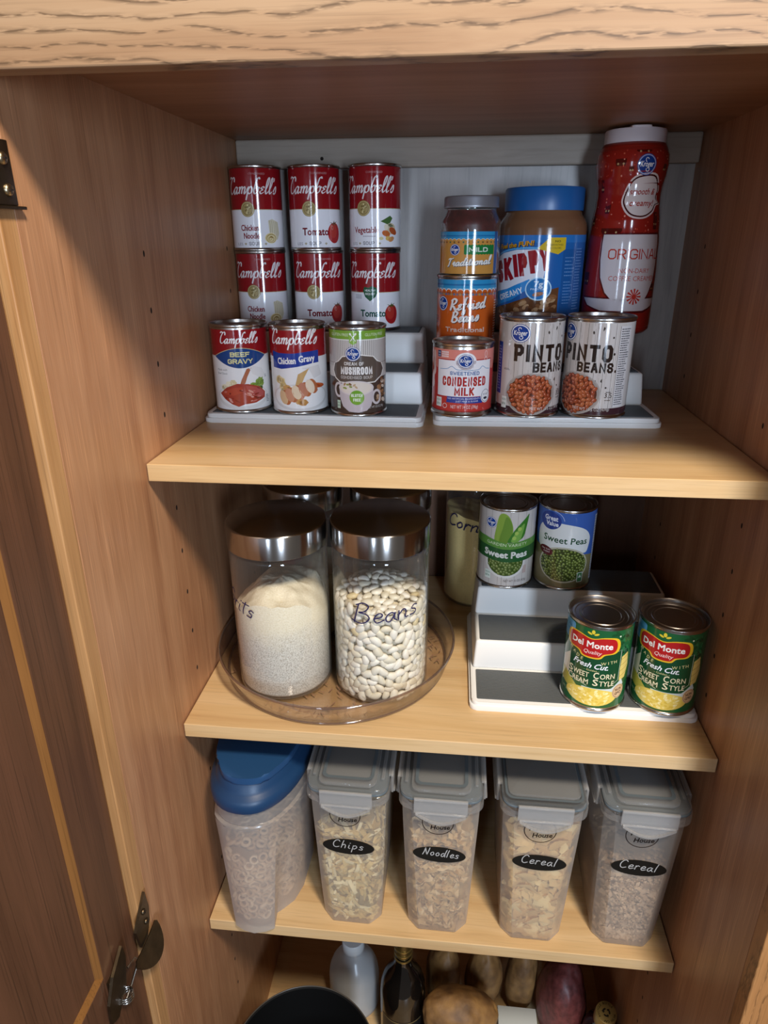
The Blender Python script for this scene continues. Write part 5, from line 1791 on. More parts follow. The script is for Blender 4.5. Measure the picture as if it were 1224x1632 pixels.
bp_ = N.new('ShaderNodeBump'); bp_.inputs['Strength'].default_value = .35; bp_.inputs['Distance'].default_value = .0012
L.new(n1.outputs['Fac'], bp_.inputs['Height']); L.new(bp_.outputs['Normal'], P.inputs['Normal'])

GX, GY = 106, 106
jar('tall glass jar of grits with brushed steel lid, left at the turntable front', GX, GY, 62, 229, 'Grits', -66, 122, 11, 1.5, -.18, 56)
bm = heap(58.4, lambda x, y: 132 + 16 * math.exp(-((x + 2) ** 2 + (y + 8) ** 2) / 1500) + 5 * nz(x, y, .05) + 2 * nz(x, y, .2) - (30 * max(0, (x - 30) / 28) ** 2 if x > 30 else 0) - (20 * max(0, (-x - 25) / 30) if x < -25 else 0), 3.6)
stuff(finish(bm, 'grits', gm, None, 50), 'pale grits filling the left front glass jar', 'grits', GX, GY, JZ)

BX, BY = 233.6, 111
jar('tall glass jar of white beans with brushed steel lid, right at the turntable front', BX, BY, 61.6, 233, 'Beans', 8, 121, 12.5, 1.5, .10, 84)
rn = random.Random(7)
bean = bmesh.new(); bmesh.ops.create_icosphere(bean, subdivisions=2, radius=1)
bv = [v.co.copy() for v in bean.verts]; bf = [[v.index for v in f.verts] for f in bean.faces]; bean.free()
def bean_pos(v, L_, w_, t_):
    k = v.x * L_
    return Vector((k, v.y * w_ + 0.055 * k * k * .5, v.z * t_))
pts = []
tries = 0
lvl = lambda x, y: 126 + 20 * math.exp(-((x + 6) ** 2 + (y - 10) ** 2) / 1400) + 4 * nz(x, y, .06)
while tries < 30000 and len(pts) < 1100:
    tries += 1
    if rn.random() < .72:
        a = rn.uniform(0, 2 * math.pi)
        if math.cos(a - math.pi / 2) > .55 and rn.random() < .8:
            continue
        p = Vector((54.2 * math.cos(a), 54.2 * math.sin(a), rn.uniform(7, 128))); n_ = Vector((math.cos(a), math.sin(a), 0)); nn_ = n_
    else:
        a = rn.uniform(0, 2 * math.pi); r = 53 * math.sqrt(rn.random())
        p = Vector((r * math.cos(a), r * math.sin(a), 0)); p.z = lvl(p.x, p.y); nn_ = Vector((0, 0, 1))
    if all((p - q).length_squared > 74 for q, _ in pts):
        pts.append((p, nn_))
bm = bmesh.new()
beanmats = [simple('white bean %d' % i, c, .42) for i, c in enumerate(('#e6dfce', '#dfd6c0', '#ede7da', '#d9c79c'))]
for p, nn_ in pts:
    q = nn_.to_track_quat('Z', 'Y').to_matrix() @ Matrix.Rotation(rn.uniform(0, 6.283), 3, 'Z') @ Matrix.Rotation(rn.uniform(-.25, .25), 3, 'X')
    s_ = rn.uniform(.85, 1.12); mi = rn.choice((0, 0, 0, 1, 2, 2, 1)) if rn.random() > .02 else 3
    vs = [bm.verts.new(q @ bean_pos(v, 8.6 * s_, 5.2 * s_, 3.8 * s_) + p) for v in bv]
    for f in bf:
        ff = bm.faces.new([vs[i] for i in f]); ff.material_index = mi
b2 = heap(50, lambda x, y: lvl(x, y) - 5, 5); me = bpy.data.meshes.new('tmp'); b2.to_mesh(me); b2.free()
k0 = len(bm.faces); bm.from_mesh(me); bpy.data.meshes.remove(me)
bm.faces.ensure_lookup_table()
for i in range(k0, len(bm.faces)):
    bm.faces[i].material_index = 1
stuff(finish(bm, 'white_beans', beanmats, None, 60), 'white beans filling the right front glass jar', 'beans', BX, BY, JZ)

jar('glass jar with steel lid at the turntable back, behind the jar of grits', 110, 238, 57, 231, None, 0, 0, 9, 1, 0, 10)
bm = heap(54, lambda x, y: 104 + 5 * nz(x, y, .05), 3.6)
stuff(finish(bm, 'oat_flour', simple('pale flour', '#d9cba8', .85, bump=.2, bscale=400), None, 50), 'pale flour half filling the jar behind the grits', 'flour', 110, 238, JZ)
t = thing('measuring_scoop', 'red plastic scoop standing in the jar behind the grits', 'scoop', (92, 226, JZ + 104))
bm = bmesh.new(); lathe(bm, [(0, 5), (12, 5), (15, 8), (18, 46), (19, 47), (17.4, 46.4), (14, 8.6), (0, 7.6)], 40)
finish(bm, 'scoop_cup', simple('red plastic', '#b8403a', .4), t, 50)
bm = bmesh.new(); box(bm, 17, 30, -4, 4, 42, 46, 1); finish(bm, 'scoop_handle', simple('red plastic handle', '#b8403a', .4), t, 50)
jar('glass jar with steel lid and the word Rice, right at the turntable back', 234, 238, 57, 231, 'Rice', 40, 140, 11, 1.5, .05, 50)
bm = heap(54, lambda x, y: 34 + 5 * nz(x, y, .05), 3.6)
stuff(finish(bm, 'rice', simple('pale rice', '#d8ceb8', .7, bump=.4, bscale=420), None, 50), 'pale rice low in the jar at the turntable back', 'rice', 234, 238, JZ)
CX, CY = 361, 361
jar('glass jar of yellow cornmeal behind the riser, beside the pea tins', CX, CY, 51.4, 236, 'Cornmeal', 4, 133, 10.5, 1.8, -.08, 112, z=S2 + .2)
bm = heap(48.6, lambda x, y: 150 - .22 * x + 2 * nz(x, y, .06), 3.6)
stuff(finish(bm, 'cornmeal', simple('yellow cornmeal', '#f4d890', .85, bump=.1, bscale=500, var=.06), None, 50), 'yellow cornmeal filling the jar beside the pea tins', 'cornmeal', CX, CY, S2 + .2)

# ------------------------------------------------------------------ lock-lid containers
CZ = S3 + .1
HB = 232                 # height of the tub below its lid


def lerp(a, b, t):
    return a + (b - a) * t


def tub_outline(t, inset=0.0):
    """outline of the tub at height t (0 foot .. 1 rim): narrow chamfered foot, wider rim; y grows to the back"""
    hw = lerp(40.5, 49.5, t) - inset
    y0, y1 = lerp(0, -6, t) + inset, lerp(168, 186, t) - inset
    ch = lerp(15, 13, t)
    return [(-hw + ch, y0), (hw - ch, y0), (hw, y0 + ch), (hw, y1 - ch), (hw - ch, y1), (-hw + ch, y1), (-hw, y1 - ch), (-hw, y0 + ch)]


def loft(bm, loops, mi=0, cap0=True, cap1=True):
    R_ = [[bm.verts.new((p[0], p[1], z)) for p in pts] for pts, z in loops]
    for a, b in zip(R_, R_[1:]):
        for i in range(len(a)):
            j = (i + 1) % len(a)
            bm.faces.new((a[i], a[j], b[j], b[i])).material_index = mi
    if cap0:
        bm.faces.new(R_[0][::-1]).material_index = mi
    if cap1:
        bm.faces.new(R_[-1]).material_index = mi


def tub_meshes(inner):
    out = {}
    bm = bmesh.new()
    loft(bm, [(tub_outline(0, 2), 0), (tub_outline(.01), 2)] + [(tub_outline(k / 6), HB * k / 6) for k in range(1, 7)], cap1=False)
    es = [e for e in bm.edges if len(e.link_faces) == 2 and abs((e.verts[0].co - e.verts[1].co).normalized().z) > .9]
    bmesh.ops.bevel(bm, geom=es, offset=2.5, segments=2, profile=.5, affect='EDGES')
    out['tub'] = finish(bm, 'tub', M['frost'], None, 40)
    # lid
    bm = bmesh.new()
    prism(bm, rrect(-53, 53, -10, 190, 16, 6), HB - 6, HB + 8, 2)
    prism(bm, rrect(-51, 51, -8, 188, 15, 6), HB + 11, HB + 17, 2)
    if inner:
        prism(bm, rrect(-37, 37, -3, 178, 9, 5), HB + 16.5, HB + 22, 2)
        for x in (-44, 44):
            box(bm, x - 2, x + 2, 12, 168, HB + 16.5, HB + 20, 1)
    else:
        prism(bm, rrect(-44, 44, 2, 178, 9, 5), HB + 16.5, HB + 20, 1.6)
    out['lid'] = finish(bm, 'lid', M['frostlid'], None, 40)
    bm = bmesh.new()
    prism(bm, rrect(-51.4, 51.4, -8.4, 188.4, 15, 6), HB + 8, HB + 11, .8)
    if inner:
        o2 = rrect(-33, 33, 4, 172, 8, 5); i2 = rrect(-29, 29, 8, 168, 6, 5)
    else:
        o2 = rrect(-47.5, 47.5, -3, 182, 11, 5); i2 = rrect(-44.6, 44.6, 0, 179, 9, 5)
    zz = HB + (22.3 if inner else 17.4)
    a = [bm.verts.new((p[0], p[1], zz)) for p in o2]; b = [bm.verts.new((p[0], p[1], zz)) for p in i2]
    for i in range(len(a)):
        j = (i + 1) % len(a); bm.faces.new((a[i], a[j], b[j], b[i]))
    out['gasket'] = finish(bm, 'gasket', M['gasket'], None, 40)
    # front latch: flat hinge strip and a tab with a rounded lip
    bm = bmesh.new()
    def tab(pts, y0, y1):
        a = [bm.verts.new((p[0], y0, p[1])) for p in pts]; b = [bm.verts.new((p[0], y1, p[1])) for p in pts]
        bm.faces.new(a); bm.faces.new(b[::-1])
        for i in range(len(pts)):
            j = (i + 1) % len(pts); bm.faces.new((a[i], b[i], b[j], a[j]))
    low = [(-33 + 66 * i / 14, HB - 6 - 15 * math.sin(math.pi * i / 14)) for i in range(15)]
    tab([(33, HB + 16), (-33, HB + 16)] + low, -14, -11.6)
    lip = [(-31 + 62 * i / 14, HB - 6 - 14 * math.sin(math.pi * i / 14)) for i in range(15)]
    for (x0, z0), (x1, z1) in zip(lip, lip[1:]):
        tab([(x0, z0 + 1.2), (x0, z0 - 1.4), (x1, z1 - 1.4), (x1, z1 + 1.2)], -17, -14)
    box(bm, -31, 31, -15.4, -13.8, HB - 7, HB - 4.6, .4); box(bm, -33, 33, -15, -12, HB + 13, HB + 16.6, .6)
    bmesh.ops.recalc_face_normals(bm, faces=bm.faces[:])
    out['front'] = finish(bm, 'latch', M['latch'], None, 40)
    sides = []
    for s in (-1, 1):
        bm = bmesh.new()
        x0, x1 = (53.2, 56.4) if s > 0 else (-56.4, -53.2)
        box(bm, x0, x1, 22, 158, HB - 12, HB + 15, .9)
        box(bm, min(x0, x1) + (2 if s > 0 else -2), max(x0, x1) + (2 if s > 0 else -2), 24, 156, HB - 12, HB - 8, .8)
        box(bm, 50 if s > 0 else -56, 56 if s > 0 else -50, 24, 156, HB + 12, HB + 16, .8)
        sides.append(finish(bm, 'latch', M['latch'], None, 40))
    out['sides'] = sides
    return out


TUB = {True: tub_meshes(True), False: tub_meshes(False)}
used = {True: False, False: False}


def front_plane(v):
    """label plane on the slightly leaning front wall; v measured up the wall"""
    sl = math.atan2(6, HB)
    return Matrix.Translation((0, -0.15, 0)) @ Matrix.Rotation(math.pi / 2 + sl, 4, 'X')


def lock_container(label, x, y, rz, word, inner, xh, ww, wu=0):
    t = thing('lidded_container', label, 'food container', (x, y, CZ), rz, 'lock-lid tubs on the lower shelf')
    T = TUB[inner]
    if not used[inner]:
        tub, lid = T['tub'], T['lid']
        tub.parent = lid.parent = t
        for o in [T['gasket'], T['front']] + T['sides']:
            o.parent = lid
    else:
        tub, lid = share(T['tub'], t), share(T['lid'], t)
        for o in [T['gasket'], T['front']] + T['sides']:
            share(o, lid)
    used[inner] = True
    F = front_plane(0)
    A = Art()
    A.ring(-3, 203, 19.5, 19.5, 1.1, '#2b211c', n=40)
    A.text('Plastic', -4, 203, 7, '#2b211c', w=25, bold=.015, shear=.2, rot=.06)
    A.text('House', 0, 192, 7, '#2b211c', w=24, bold=.02, shear=.2, rot=.06)
    A.build('printed_logo', tub, M['ink'], flat=F)
    A = Art()
    A.ell(0, 148, 34, 13.5, '#15130f', rot=-.03, n=40)
    A.layer(2)
    A.pen(word, wu, 145, xh, '#b9b7b4', 1.15, HAND, w=ww, shear=.12, rot=-.07, gap=.12)
    A.build('chalk_label', tub, M['matte_print'], flat=F, base=.35, label='black oval label with chalk handwriting')
    return t


lock_container('lock-lid tub with a black oval label reading Chips', 200.5, 7.5, -0.01, 'Chips', True, 6.6, 42)
lock_container('lock-lid tub with a black oval label reading Noodles', 318.5, 6.8, -0.005, 'Noodles', True, 6.4, 48, 2)
lock_container('lock-lid tub with a flat clear lid and label reading Cereal, third of the four', 445, 7, 0.0, 'Cereal', False, 7, 46)
lock_container('lock-lid tub reading Cereal, rightmost, by the side panel', 568.5, 11.5, -0.02, 'Cereal', True, 7, 48)

# loose food in the tubs
def in_tub(rn, top, deep=5):
    """a spot just inside the tub and the direction outwards"""
    k = rn.random()
    z = rn.uniform(6, top)
    t = z / HB
    hw = lerp(40.5, 49.5, t) - 4; y0, y1 = lerp(0, -6, t) + 4, lerp(168, 186, t) - 4
    d = rn.uniform(0, deep)
    if k < .46:
        ch = 12
        return Vector((rn.uniform(-hw + 4, hw - 4), y0 + d + max(0, 0), z)), Vector((0, -1, 0))
    if k < .62:
        return Vector((hw - d, rn.uniform(y0 + 14, y0 + 110), z)), Vector((1, 0, 0))
    if k < .80:
        return Vector((-hw + d, rn.uniform(y0 + 14, y0 + 110), z)), Vector((-1, 0, 0))
    return Vector((rn.uniform(-hw + 3, hw - 3), rn.uniform(y0 + 6, y1 - 6), top + rn.uniform(-4, 3))), Vector((0, 0, 1))


def clip_tub(p):
    t = max(0, min(1, p.z / HB))
    hw = lerp(40.5, 49.5, t) - 1.6; y0, y1 = lerp(0, -6, t) + 1.6, lerp(168, 186, t) - 1.6
    x = max(-hw, min(hw, p.x)); y = max(y0, min(y1, p.y)); z = max(2.4, p.z)
    ch = lerp(15, 13, t)          # chamfered corners
    e = abs(x) - (hw - ch)
    if e > 0:
        y = max(y, y0 + e); y = min(y, y1 - e)
    return Vector((x, y, z))


def filler(name, label, cat, x, y, rz, top, n, piece, cols, seed, core):
    rn = random.Random(seed)
    bm = bmesh.new()
    for i in range(n):
        p, nn_ = in_tub(rn, top)
        q = nn_.to_track_quat('Z', 'Y').to_matrix() @ Matrix.Rotation(rn.uniform(0, 6.283), 3, 'Z') @ Matrix.Rotation(rn.uniform(-.55, .55), 3, 'X') @ Matrix.Rotation(rn.uniform(-.4, .4), 3, 'Y')
        mi = rn.randrange(len(cols))
        k0 = len(bm.verts)
        piece(bm, rn, lambda v: clip_tub(q @ Vector(v) + p), mi)
    loft(bm, [(tub_outline(0, 8), 3.5), (tub_outline(.3, 8), HB * .3), (tub_outline(top / HB, 8), top - 5)], mi=core)
    o = finish(bm, name, [simple(name + ' %d' % i, c, .6) for i, c in enumerate(cols)], None, 60)
    return stuff(o, label, cat, x, y, CZ, rz)


def strip_piece(bm, rn, f, mi):
    L_, w_ = rn.uniform(9, 26), rn.uniform(3.0, 6.5)
    n = 4; c = rn.uniform(-3, 3)
    R_ = []
    for i in range(n + 1):
        x = L_ * (i / n - .5); z = c * (1 - (2 * i / n - 1) ** 2)
        R_.append([bm.verts.new(f((x, -w_ / 2, z))), bm.verts.new(f((x, w_ / 2, z))), bm.verts.new(f((x, w_ / 2, z - 1.2))), bm.verts.new(f((x, -w_ / 2, z - 1.2)))])
    for a, b in zip(R_, R_[1:]):
        for k in range(4):
            l = (k + 1) % 4
            bm.faces.new((a[k], b[k], b[l], a[l])).material_index = mi
    bm.faces.new(R_[0]).material_index = mi; bm.faces.new(R_[-1][::-1]).material_index = mi


def noodle_piece(bm, rn, f, mi):
    L_, w_ = rn.uniform(16, 28), rn.uniform(5, 8)
    n = 7; tw = rn.uniform(1.2, 3.0); ph = rn.uniform(0, 6)
    R_ = []
    for i in range(n + 1):
        x = L_ * (i / n - .5); a = tw * (i / n) + ph
        cy, cz = math.cos(a) * w_ / 2, math.sin(a) * w_ / 2
        z0 = 2 * math.sin(i * 1.3)
        R_.append([bm.verts.new(f((x, -cy, z0 - cz))), bm.verts.new(f((x, cy, z0 + cz))), bm.verts.new(f((x, cy, z0 + cz - 1.1))), bm.verts.new(f((x, -cy, z0 - cz - 1.1)))])
    for a, b in zip(R_, R_[1:]):
        for k in range(4):
            l = (k + 1) % 4
            bm.faces.new((a[k], b[k], b[l], a[l])).material_index = mi
    bm.faces.new(R_[0]).material_index = mi; bm.faces.new(R_[-1][::-1]).material_index = mi


def flake_piece(bm, rn, f, mi):
    r = rn.uniform(9, 17); n = 11
    c = bm.verts.new(f((0, 0, rn.uniform(1, 3))))
    ring = []
    for i in range(n):
        a = 2 * math.pi * i / n; k = r * rn.uniform(.7, 1.15)
        ring.append(bm.verts.new(f((k * math.cos(a), k * math.sin(a) * .75, rn.uniform(-1.5, 1.5) + 2.0 * math.cos(2 * a)))))
    b = bm.verts.new(f((0, 0, -1)))
    for i in range(n):
        j = (i + 1) % n
        bm.faces.new((ring[i], ring[j], c)).material_index = mi
        bm.faces.new((ring[j], ring[i], b)).material_index = mi


def crumb_piece(bm, rn, f, mi):
    r = rn.uniform(1.4, 3.8) if rn.random() > .03 else 8
    vs = [bm.verts.new(f((r * x * rn.uniform(.7, 1.3), r * y * rn.uniform(.7, 1.3), r * z * rn.uniform(.5, 1)))) for x, y, z in ((1, 0, 0), (-1, 0, 0), (0, 1, 0), (0, -1, 0), (0, 0, 1), (0, 0, -1))]
    for a, b, c in ((0, 2, 4), (2, 1, 4), (1, 3, 4), (3, 0, 4), (2, 0, 5), (1, 2, 5), (3, 1, 5), (0, 3, 5)):
        bm.faces.new((vs[a], vs[b], vs[c])).material_index = mi


filler('tortilla_strips', 'broken pale tortilla strips in the tub labelled Chips', 'chips', 200.5, 7.5, -0.01, 172, 620, strip_piece, ['#e0c98c', '#d2b56f', '#ead9a8', '#c9a862', '#8a7442'], 3, 1)
filler('egg_noodles', 'twisted tan noodles in the tub labelled Noodles', 'noodles', 318.5, 6.8, -0.005, 176, 430, noodle_piece, ['#d6b47e', '#c8a46c', '#dfc190', '#bd965e'], 4, 1)
filler('cereal_flakes', 'golden flakes in the third tub, labelled Cereal', 'cereal', 445, 7, 0, 206, 420, flake_piece, ['#dcb878', '#d0a868', '#e4c88c', '#d9b678', '#c69c60'], 5, 1)
filler('crumbled_cereal', 'brown crumbled cereal in the rightmost tub', 'cereal', 568.5, 11.5, -0.02, 138, 2600, crumb_piece, ['#b99a78', '#a88866', '#c6a884', '#967656', '#c0a07c'], 6, 1)

# ------------------------------------------------------------------ pour-top cereal keeper with the blue lid
KX, KY = 80, 0
t = thing('cereal_keeper', 'tall milky cereal keeper with blue flip lid, overhanging the shelf at the left', 'food container', (KX, KY, CZ))
def keeper(t_):
    foot = [(-42, -4), (-38, -12), (-24, -18.5), (-10, -21), (5, -17), (16, -11), (14, 12), (22, 20), (34, 34), (42, 60), (44, 120), (36, 160), (10, 172), (-20, 168), (-38, 150), (-45, 100), (-45, 40), (-44, 10)]
    head = [(-55, 6), (-49, -12), (-34, -24), (-10, -30), (14, -26), (33, -12), (40, 0), (48, 14), (54, 32), (57, 62), (56, 124), (46, 166), (14, 182), (-24, 180), (-46, 162), (-57, 110), (-58, 60), (-57.5, 25)]
    return [(lerp(a[0], b[0], t_), lerp(a[1], b[1], t_)) for a, b in zip(foot, head)]
bm = bmesh.new()
loft(bm, [(keeper(0), 0), (keeper(.25), 58), (keeper(.5), 112), (keeper(.75), 164), (keeper(.95), 196)], cap1=False)
finish(bm, 'keeper_body', M['keeper'], t, 35)
def oval(a, b, cy, n=48, rot=0.0, p=2.3):
    out = []
    for i in range(n):
        th = 2 * math.pi * i / n
        c, s_ = math.cos(th), math.sin(th)
        x = a * math.copysign(abs(c) ** (2 / p), c); y = b * math.copysign(abs(s_) ** (2 / p), s_)
        out.append((x * math.cos(rot) - y * math.sin(rot), cy + x * math.sin(rot) + y * math.cos(rot)))
    return out
KR = -.12
def polar(pl, n=72, cy=78):
    out = []
    for i in range(n):
        th = 2 * math.pi * i / n
        d = Vector((math.cos(th), math.sin(th)))
        best = 0
        for j in range(len(pl)):
            a, b = Vector(pl[j]) - Vector((0, cy)), Vector(pl[(j + 1) % len(pl)]) - Vector((0, cy))
            e = b - a
            den = d.x * e.y - d.y * e.x
            if abs(den) < 1e-9:
                continue
            s_ = (a.x * e.y - a.y * e.x) / den
            k = (a.x * d.y - a.y * d.x) / den
            if s_ > 0 and -1e-6 <= k <= 1 + 1e-6:
                best = max(best, s_)
        out.append((d.x * best, cy + d.y * best))
    return out
bm = bmesh.new()
loft(bm, [(polar(keeper(.95)), 195.5), (polar(keeper(.985)), 199), (polar(oval(57, 104, 78, rot=KR)), 202)], cap0=False, cap1=False)
finish(bm, 'keeper_shoulder', M['keeper'], t, 60)
bm = bmesh.new()
loft(bm, [(oval(57, 104, 78, rot=KR), 202), (oval(58.5, 106, 78, rot=KR), 204), (oval(59, 107, 78, rot=KR), 232)], cap0=False, cap1=False)
finish(bm, 'keeper_rim', M['keeper'], t, 40)
bm = bmesh.new()
loft(bm, [(oval(61.5, 110, 78, rot=KR), 226), (oval(62.5, 111, 78, rot=KR), 228), (oval(62.5, 111, 78, rot=KR), 238), (oval(60, 108, 78, rot=KR), 244), (oval(56, 103, 78, rot=KR), 247), (oval(54, 100, 78, rot=KR), 252), (oval(50, 96, 78, rot=KR), 262), (oval(46, 90, 79, rot=KR), 266)])
blid = finish(bm, 'blue_lid', M['bluelid'], t, 40)
bm = bmesh.new()      # flip spout: broad tongue over the front of the lid
tong = [(44, 96), (-50, 96), (-53, 30), (-45, 14), (-38, -2), (-28, -14), (-12, -19), (8, -18), (22, -11), (31, 2), (40, 18), (47, 38)][::-1]
tong = catmull(tong, 3, True)
prism(bm, [(p.x, p.y) for p in tong], 262, 271.5, 2.2)
finish(bm, 'flip_spout', simple('blue flip spout', '#1f4670', .45), blid, 40)
# toasted oat loops
rn = random.Random(14)
bm = bmesh.new()
def edge_gap(pl, p):
    """distance from p to the nearest wall of an outline, negative outside"""
    d = 1e9
    inside = False
    for i in range(len(pl)):
        a, b = Vector(pl[i]), Vector(pl[(i + 1) % len(pl)])
        e = b - a
        q = Vector((p.x, p.y))
        k = max(0, min(1, (q - a).dot(e) / e.length_squared))
        d = min(d, (q - a - e * k).length)
        if (a.y > q.y) != (b.y > q.y) and q.x < (b.x - a.x) * (q.y - a.y) / (b.y - a.y) + a.x:
            inside = not inside
    return d if inside else -d


pts = []
tries = 0
KT = 138
while tries < 16000 and len(pts) < 620:
    tries += 1
    z = rn.uniform(22, KT)
    pl = keeper(z / 206)
    i = rn.choice([0, 1, 2, 2, 3, 3, 4, 4, 5, 6, 7, 8, 8, 9, 9, 16, 17, 15])
    j = (i + 1) % len(pl)
    k = rn.random()
    e = Vector((pl[j][0] - pl[i][0], pl[j][1] - pl[i][1]))
    nn_ = Vector((e.y, -e.x)).normalized()
    p = Vector((pl[i][0] + e.x * k - nn_.x * 7.6, pl[i][1] + e.y * k - nn_.y * 7.6, z))
    if edge_gap(pl, p) < 7.4:
        continue
    if rn.random() < .2:
        p = Vector((rn.uniform(-40, 40), rn.uniform(0, 150), KT + rn.uniform(-6, 4))); nn3 = Vector((0, 0, 1))
        if edge_gap(keeper(KT / 206), p) < 8:
            continue
    else:
        nn3 = Vector((nn_.x, nn_.y, 0))
    if all((p - q).length_squared > 74 for q, _ in pts):
        pts.append((p, nn3))
for p, nn3 in pts:
    q = nn3.to_track_quat('Z', 'Y').to_matrix() @ Matrix.Rotation(rn.uniform(-.5, .5), 3, 'X') @ Matrix.Rotation(rn.uniform(-.5, .5), 3, 'Y')
    R_, r_ = rn.uniform(4.6, 5.6), rn.uniform(2.0, 2.5)
    mi = rn.randrange(3)
    ring = []
    for a in range(12):
        A_ = 2 * math.pi * a / 12
        ring.append([bm.verts.new(q @ Vector(((R_ + r_ * math.cos(b * math.pi / 3)) * math.cos(A_), (R_ + r_ * math.cos(b * math.pi / 3)) * math.sin(A_) * .9, r_ * math.sin(b * math.pi / 3))) + p) for b in range(6)])
    for a in range(12):
        for b in range(6):
            c, d = (a + 1) % 12, (b + 1) % 6
            bm.faces.new((ring[a][b], ring[c][b], ring[c][d], ring[a][d])).material_index = mi
def inset_poly(pl, k):
    cx = sum(p[0] for p in pl) / len(pl); cy = sum(p[1] for p in pl) / len(pl)
    return [(cx + (p[0] - cx) * k, cy + (p[1] - cy) * (1 - (1 - k) * .45)) for p in pl]
loft(bm, [(inset_poly(keeper(.08), .74), 3), (inset_poly(keeper(KT / 206), .78), KT - 6)], mi=3)
o = finish(bm, 'oat_loops', [simple('oat loop %d' % i, c, .65) for i, c in enumerate(('#c8a67e', '#b8946c', '#d2b48e', '#9c7c5a'))], None, 60)
stuff(o, 'toasted oat loops in the blue-lidded keeper', 'cereal', KX, KY, CZ)

# ------------------------------------------------------------------ bottom of the cabinet
FZ = FLOOR + .2
t = thing('black_pail', 'round black open pail with thin rim at the bottom left', 'pail', (122, -16, FZ))
bm = bmesh.new()
lathe(bm, [(0, 0), (96, 0), (99, 2), (111, 186), (113.5, 188), (113.5, 190.4), (112, 191), (109.5, 189), (97, 6), (0, 4)], 96)
finish(bm, 'pail_body', M['black'], t, 40)
bm = bmesh.new()
tube(bm, [(112.6 * math.cos(a), 112.6 * math.sin(a), 190.6) for a in [i * math.pi / 48 for i in range(97)]], 1.0, 6)
finish(bm, 'pail_rim', simple('rim highlight grey', '#4a443c', .4), t, 50)  # the rim's thin highlight is put into this grey colour

t = thing('plastic_jug', 'cloudy white plastic bottle behind the black pail', 'bottle', (167, 205, FZ))
bm = bmesh.new()
lathe(bm, [(0, 0), (42, 0), (46, 4), (46.5, 12), (46.5, 74), (45, 88), (41, 101), (33, 114), (24, 124), (19, 131), (18, 138), (18, 146)], 64)
finish(bm, 'jug_body', clear('cloudy plastic', (.9, .92, .93), .05, .3, 3, .25, .86, (.90, .92, .92)), t, 60)
bm = bmesh.new(); lathe(bm, [(19.5, 143), (20.5, 144), (20.5, 163), (19, 165), (0, 165)], 40)
finish(bm, 'jug_cap', simple('white jug cap', '#c9cac8', .4), t, 40)
bm = heap(44.5, lambda x, y: 70, 2)
finish(bm, 'liquid', clear('cloudy liquid', (.8, .84, .86), .05, .2, 3, .2, .7, (.62, .66, .68)), t, 60)

t = thing('dark_bottle', 'dark glass bottle with banded neck beside the potatoes', 'bottle', (263, 152, FZ))
bm = bmesh.new()
lathe(bm, [(0, 0), (36, 0), (39.5, 4), (40, 12), (40, 122), (38.5, 140), (34, 158), (26, 174), (18, 186), (14.5, 198), (13.6, 212), (13.4, 262)], 64)
finish(bm, 'bottle_glass', simple('dark bottle glass', '#14100d', .06, spec=.8), t, 60)
bm = bmesh.new(); lathe(bm, [(14.9, 216), (15.2, 217), (15.2, 262), (14.4, 275), (0, 276)], 40)
finish(bm, 'neck_foil', simple('dull gold foil', '#6e5a2e', .35, .7), t, 50)
for z in (208, 221, 233):
    bm = bmesh.new(); lathe(bm, [(14.6, z), (16.2, z + .6), (16.2, z + 3), (14.6, z + 3.6)], 40)
    finish(bm, 'neck_band', simple('gold neck band', '#b39a58', .3, .8), t, 50)
A = Art(); A.rect(-40, 14, 40, 92, '#1b1a1c'); A.layer(1); A.rect(-38, 88, 38, 90, '#7d6a3e'); A.rect(-6, 20, 6, 84, '#3a3630')
A.build('label', t, M['matte_print'], wrap=40.1)

pm, N, L, P = new_mat('potato skin')
tc = N.new('ShaderNodeTexCoord'); n1 = N.new('ShaderNodeTexNoise'); n1.inputs['Scale'].default_value = 30; n1.inputs['Detail'].default_value = 7
L.new(tc.outputs['Object'], n1.inputs['Vector'])
cr = N.new('ShaderNodeValToRGB'); e = cr.color_ramp.elements
e[0].position = .30; e[0].color = (*lin('#5e4226'), 1); e[1].position = .74; e[1].color = (*lin('#a87f48'), 1)
k = e.new(.5); k.color = (*lin('#866238'), 1)
L.new(n1.outputs['Fac'], cr.inputs['Fac']); L.new(cr.outputs['Color'], P.inputs['Base Color']); P.inputs['Roughness'].default_value = .6
n2 = N.new('ShaderNodeTexNoise'); n2.inputs['Scale'].default_value = 160; n2.inputs['Detail'].default_value = 4; L.new(tc.outputs['Object'], n2.inputs['Vector'])
b_ = N.new('ShaderNodeBump'); b_.inputs['Strength'].default_value = .4; b_.inputs['Distance'].default_value = .001
L.new(n2.outputs['Fac'], b_.inputs['Height']); L.new(b_.outputs['Normal'], P.inputs['Normal'])
rm = simple('red potato skin', '#6a3634', .45, bump=.3, bscale=120, var=.35)


def potato(label, x, y, z, a, b, c, rot, seed, mat=None, group='russet potatoes', cat='potato', name='potato'):
    bm = bmesh.new()
    bmesh.ops.create_icosphere(bm, subdivisions=5, radius=1)
    for v in bm.verts:
        n = v.co.normalized()
        k = 1 + .10 * mnoise.noise(n * 1.3 + Vector((seed, 0, 0))) + .03 * mnoise.noise(n * 4 + Vector((0, seed, 0)))
        for ex, ey, ez in ((.5, -.6, .6), (-.3, -.8, .5), (.1, -.4, .9), (-.7, .2, .6), (.8, .1, .5)):      # eyes
            d = (n - Vector((ex + .1 * math.sin(seed), ey, ez)).normalized()).length
            k -= .035 * math.exp(-(d / .09) ** 2)
        v.co = Vector((v.co.x * a, v.co.y * b, v.co.z * c)) * k
    o = finish(bm, name, mat or pm, None, 180, (x, y, z))
    o.rotation_euler = rot
    return tag(o, label, cat, group)


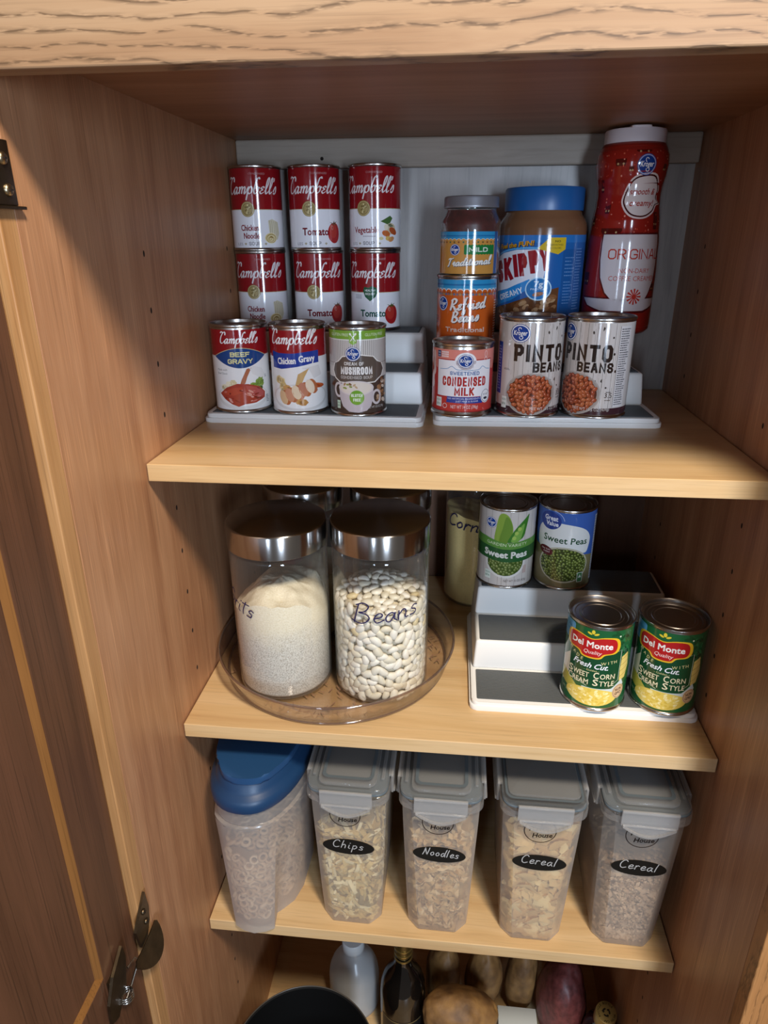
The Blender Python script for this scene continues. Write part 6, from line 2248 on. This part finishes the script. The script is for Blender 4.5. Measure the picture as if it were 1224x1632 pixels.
potato('large russet potato in front, beside the dark bottle', 362, 112, FLOOR + 134, 66, 40, 42, (0.1, .25, .15), 1)
potato('russet potato underneath the front one', 356, 116, FLOOR + 45, 62, 46, 43, (0, 0, .1), 2)
potato('russet potato standing behind the front one, nearest the dark bottle', 333, 210, FLOOR + 84, 31, 38, 84, (.10, .05, .3), 3)
potato('russet potato at the middle back of the pile', 408, 214, FLOOR + 84, 33, 36, 84, (.10, .05, -.3), 4)
potato('russet potato standing between the white carton and the red one', 479, 228, FLOOR + 72, 29, 32, 74, (-.08, .10, .2), 5)
potato('russet potato at the back, topmost of the pile', 378, 290, FLOOR + 194, 56, 38, 38, (0, .1, .1), 6)
potato('large red potato beside the gold-capped bottle', 547, 186, FLOOR + 84, 42, 50, 84, (-.16, .08, .1), 7, rm, None, 'potato', 'red_potato')

t = thing('white_carton', 'low white carton among the potatoes', 'carton', (458, 124, FZ))
bm = bmesh.new(); box(bm, -24, 46, -62, 62, 0, 50, 1.5)
finish(bm, 'carton_body', simple('white card', '#c9cdc8', .6), t, 40)
bm = bmesh.new(); box(bm, -23, 45, 6, 61, 50, 51, .3); box(bm, 0, 2.6, -14, -11.4, 50, 50.4, .1)
finish(bm, 'carton_flap', simple('white card flap', '#c4c8c3', .6), t, 40)

t = thing('sauce_bottle', 'dark bottle with gold cap printed with a recycling sign, bottom right', 'bottle', (604, 128, FZ), 0)
t.rotation_euler = (0.20, 0, 0)
t.location = Vector((602, 150, FZ + 3.4)) * U
bm = bmesh.new(); lathe(bm, [(0, 0), (27, 0), (29, 3), (29, 100), (27, 112), (20, 124), (15.5, 132), (14.5, 146)], 56)
finish(bm, 'bottle_glass', simple('dark sauce bottle', '#1b1a1d', .1, spec=.7), t, 60)
bm = bmesh.new(); lathe(bm, [(16.4, 142), (17.4, 143), (17.4, 167), (16.6, 168.6), (15, 169), (0, 169)], 56)
finish(bm, 'bottle_cap', simple('gold cap', '#9a8650', .38, .5), t, 40)
A = Art()
def ring_text(A, txt, r, a0, da, h, c):
    for i, ch in enumerate(txt):
        a = a0 - da * i
        if ch != ' ':
            A.text(ch, r * math.cos(a), r * math.sin(a), h, c, rot=a - math.pi / 2, bold=.02)
ring_text(A, 'RECYCLE BOTTLE', 11.6, 3.6, .225, 3.1, '#1c1812')
ring_text(A, 'WITH CAP', 11.6, -.30, .235, 3.1, '#1c1812')
for k in range(3):
    a = k * 2.0944 + .5
    P_ = [Vector((5.2 * math.cos(a + s_), 5.2 * math.sin(a + s_))) for s_ in (-.75, -.45, -.1, .2)]
    A.stroke(P_, 2.6, '#1c1812', smooth=3)
    tip = a + .78
    A.poly([Vector((8.2 * math.cos(a + .2), 8.2 * math.sin(a + .2))), Vector((5.0 * math.cos(tip), 5.0 * math.sin(tip))), Vector((2.4 * math.cos(a + .2), 2.4 * math.sin(a + .2)))], '#1c1812')
A.build('cap_print', t, M['ink'], flat=Matrix.Translation((0, 0, 169)))
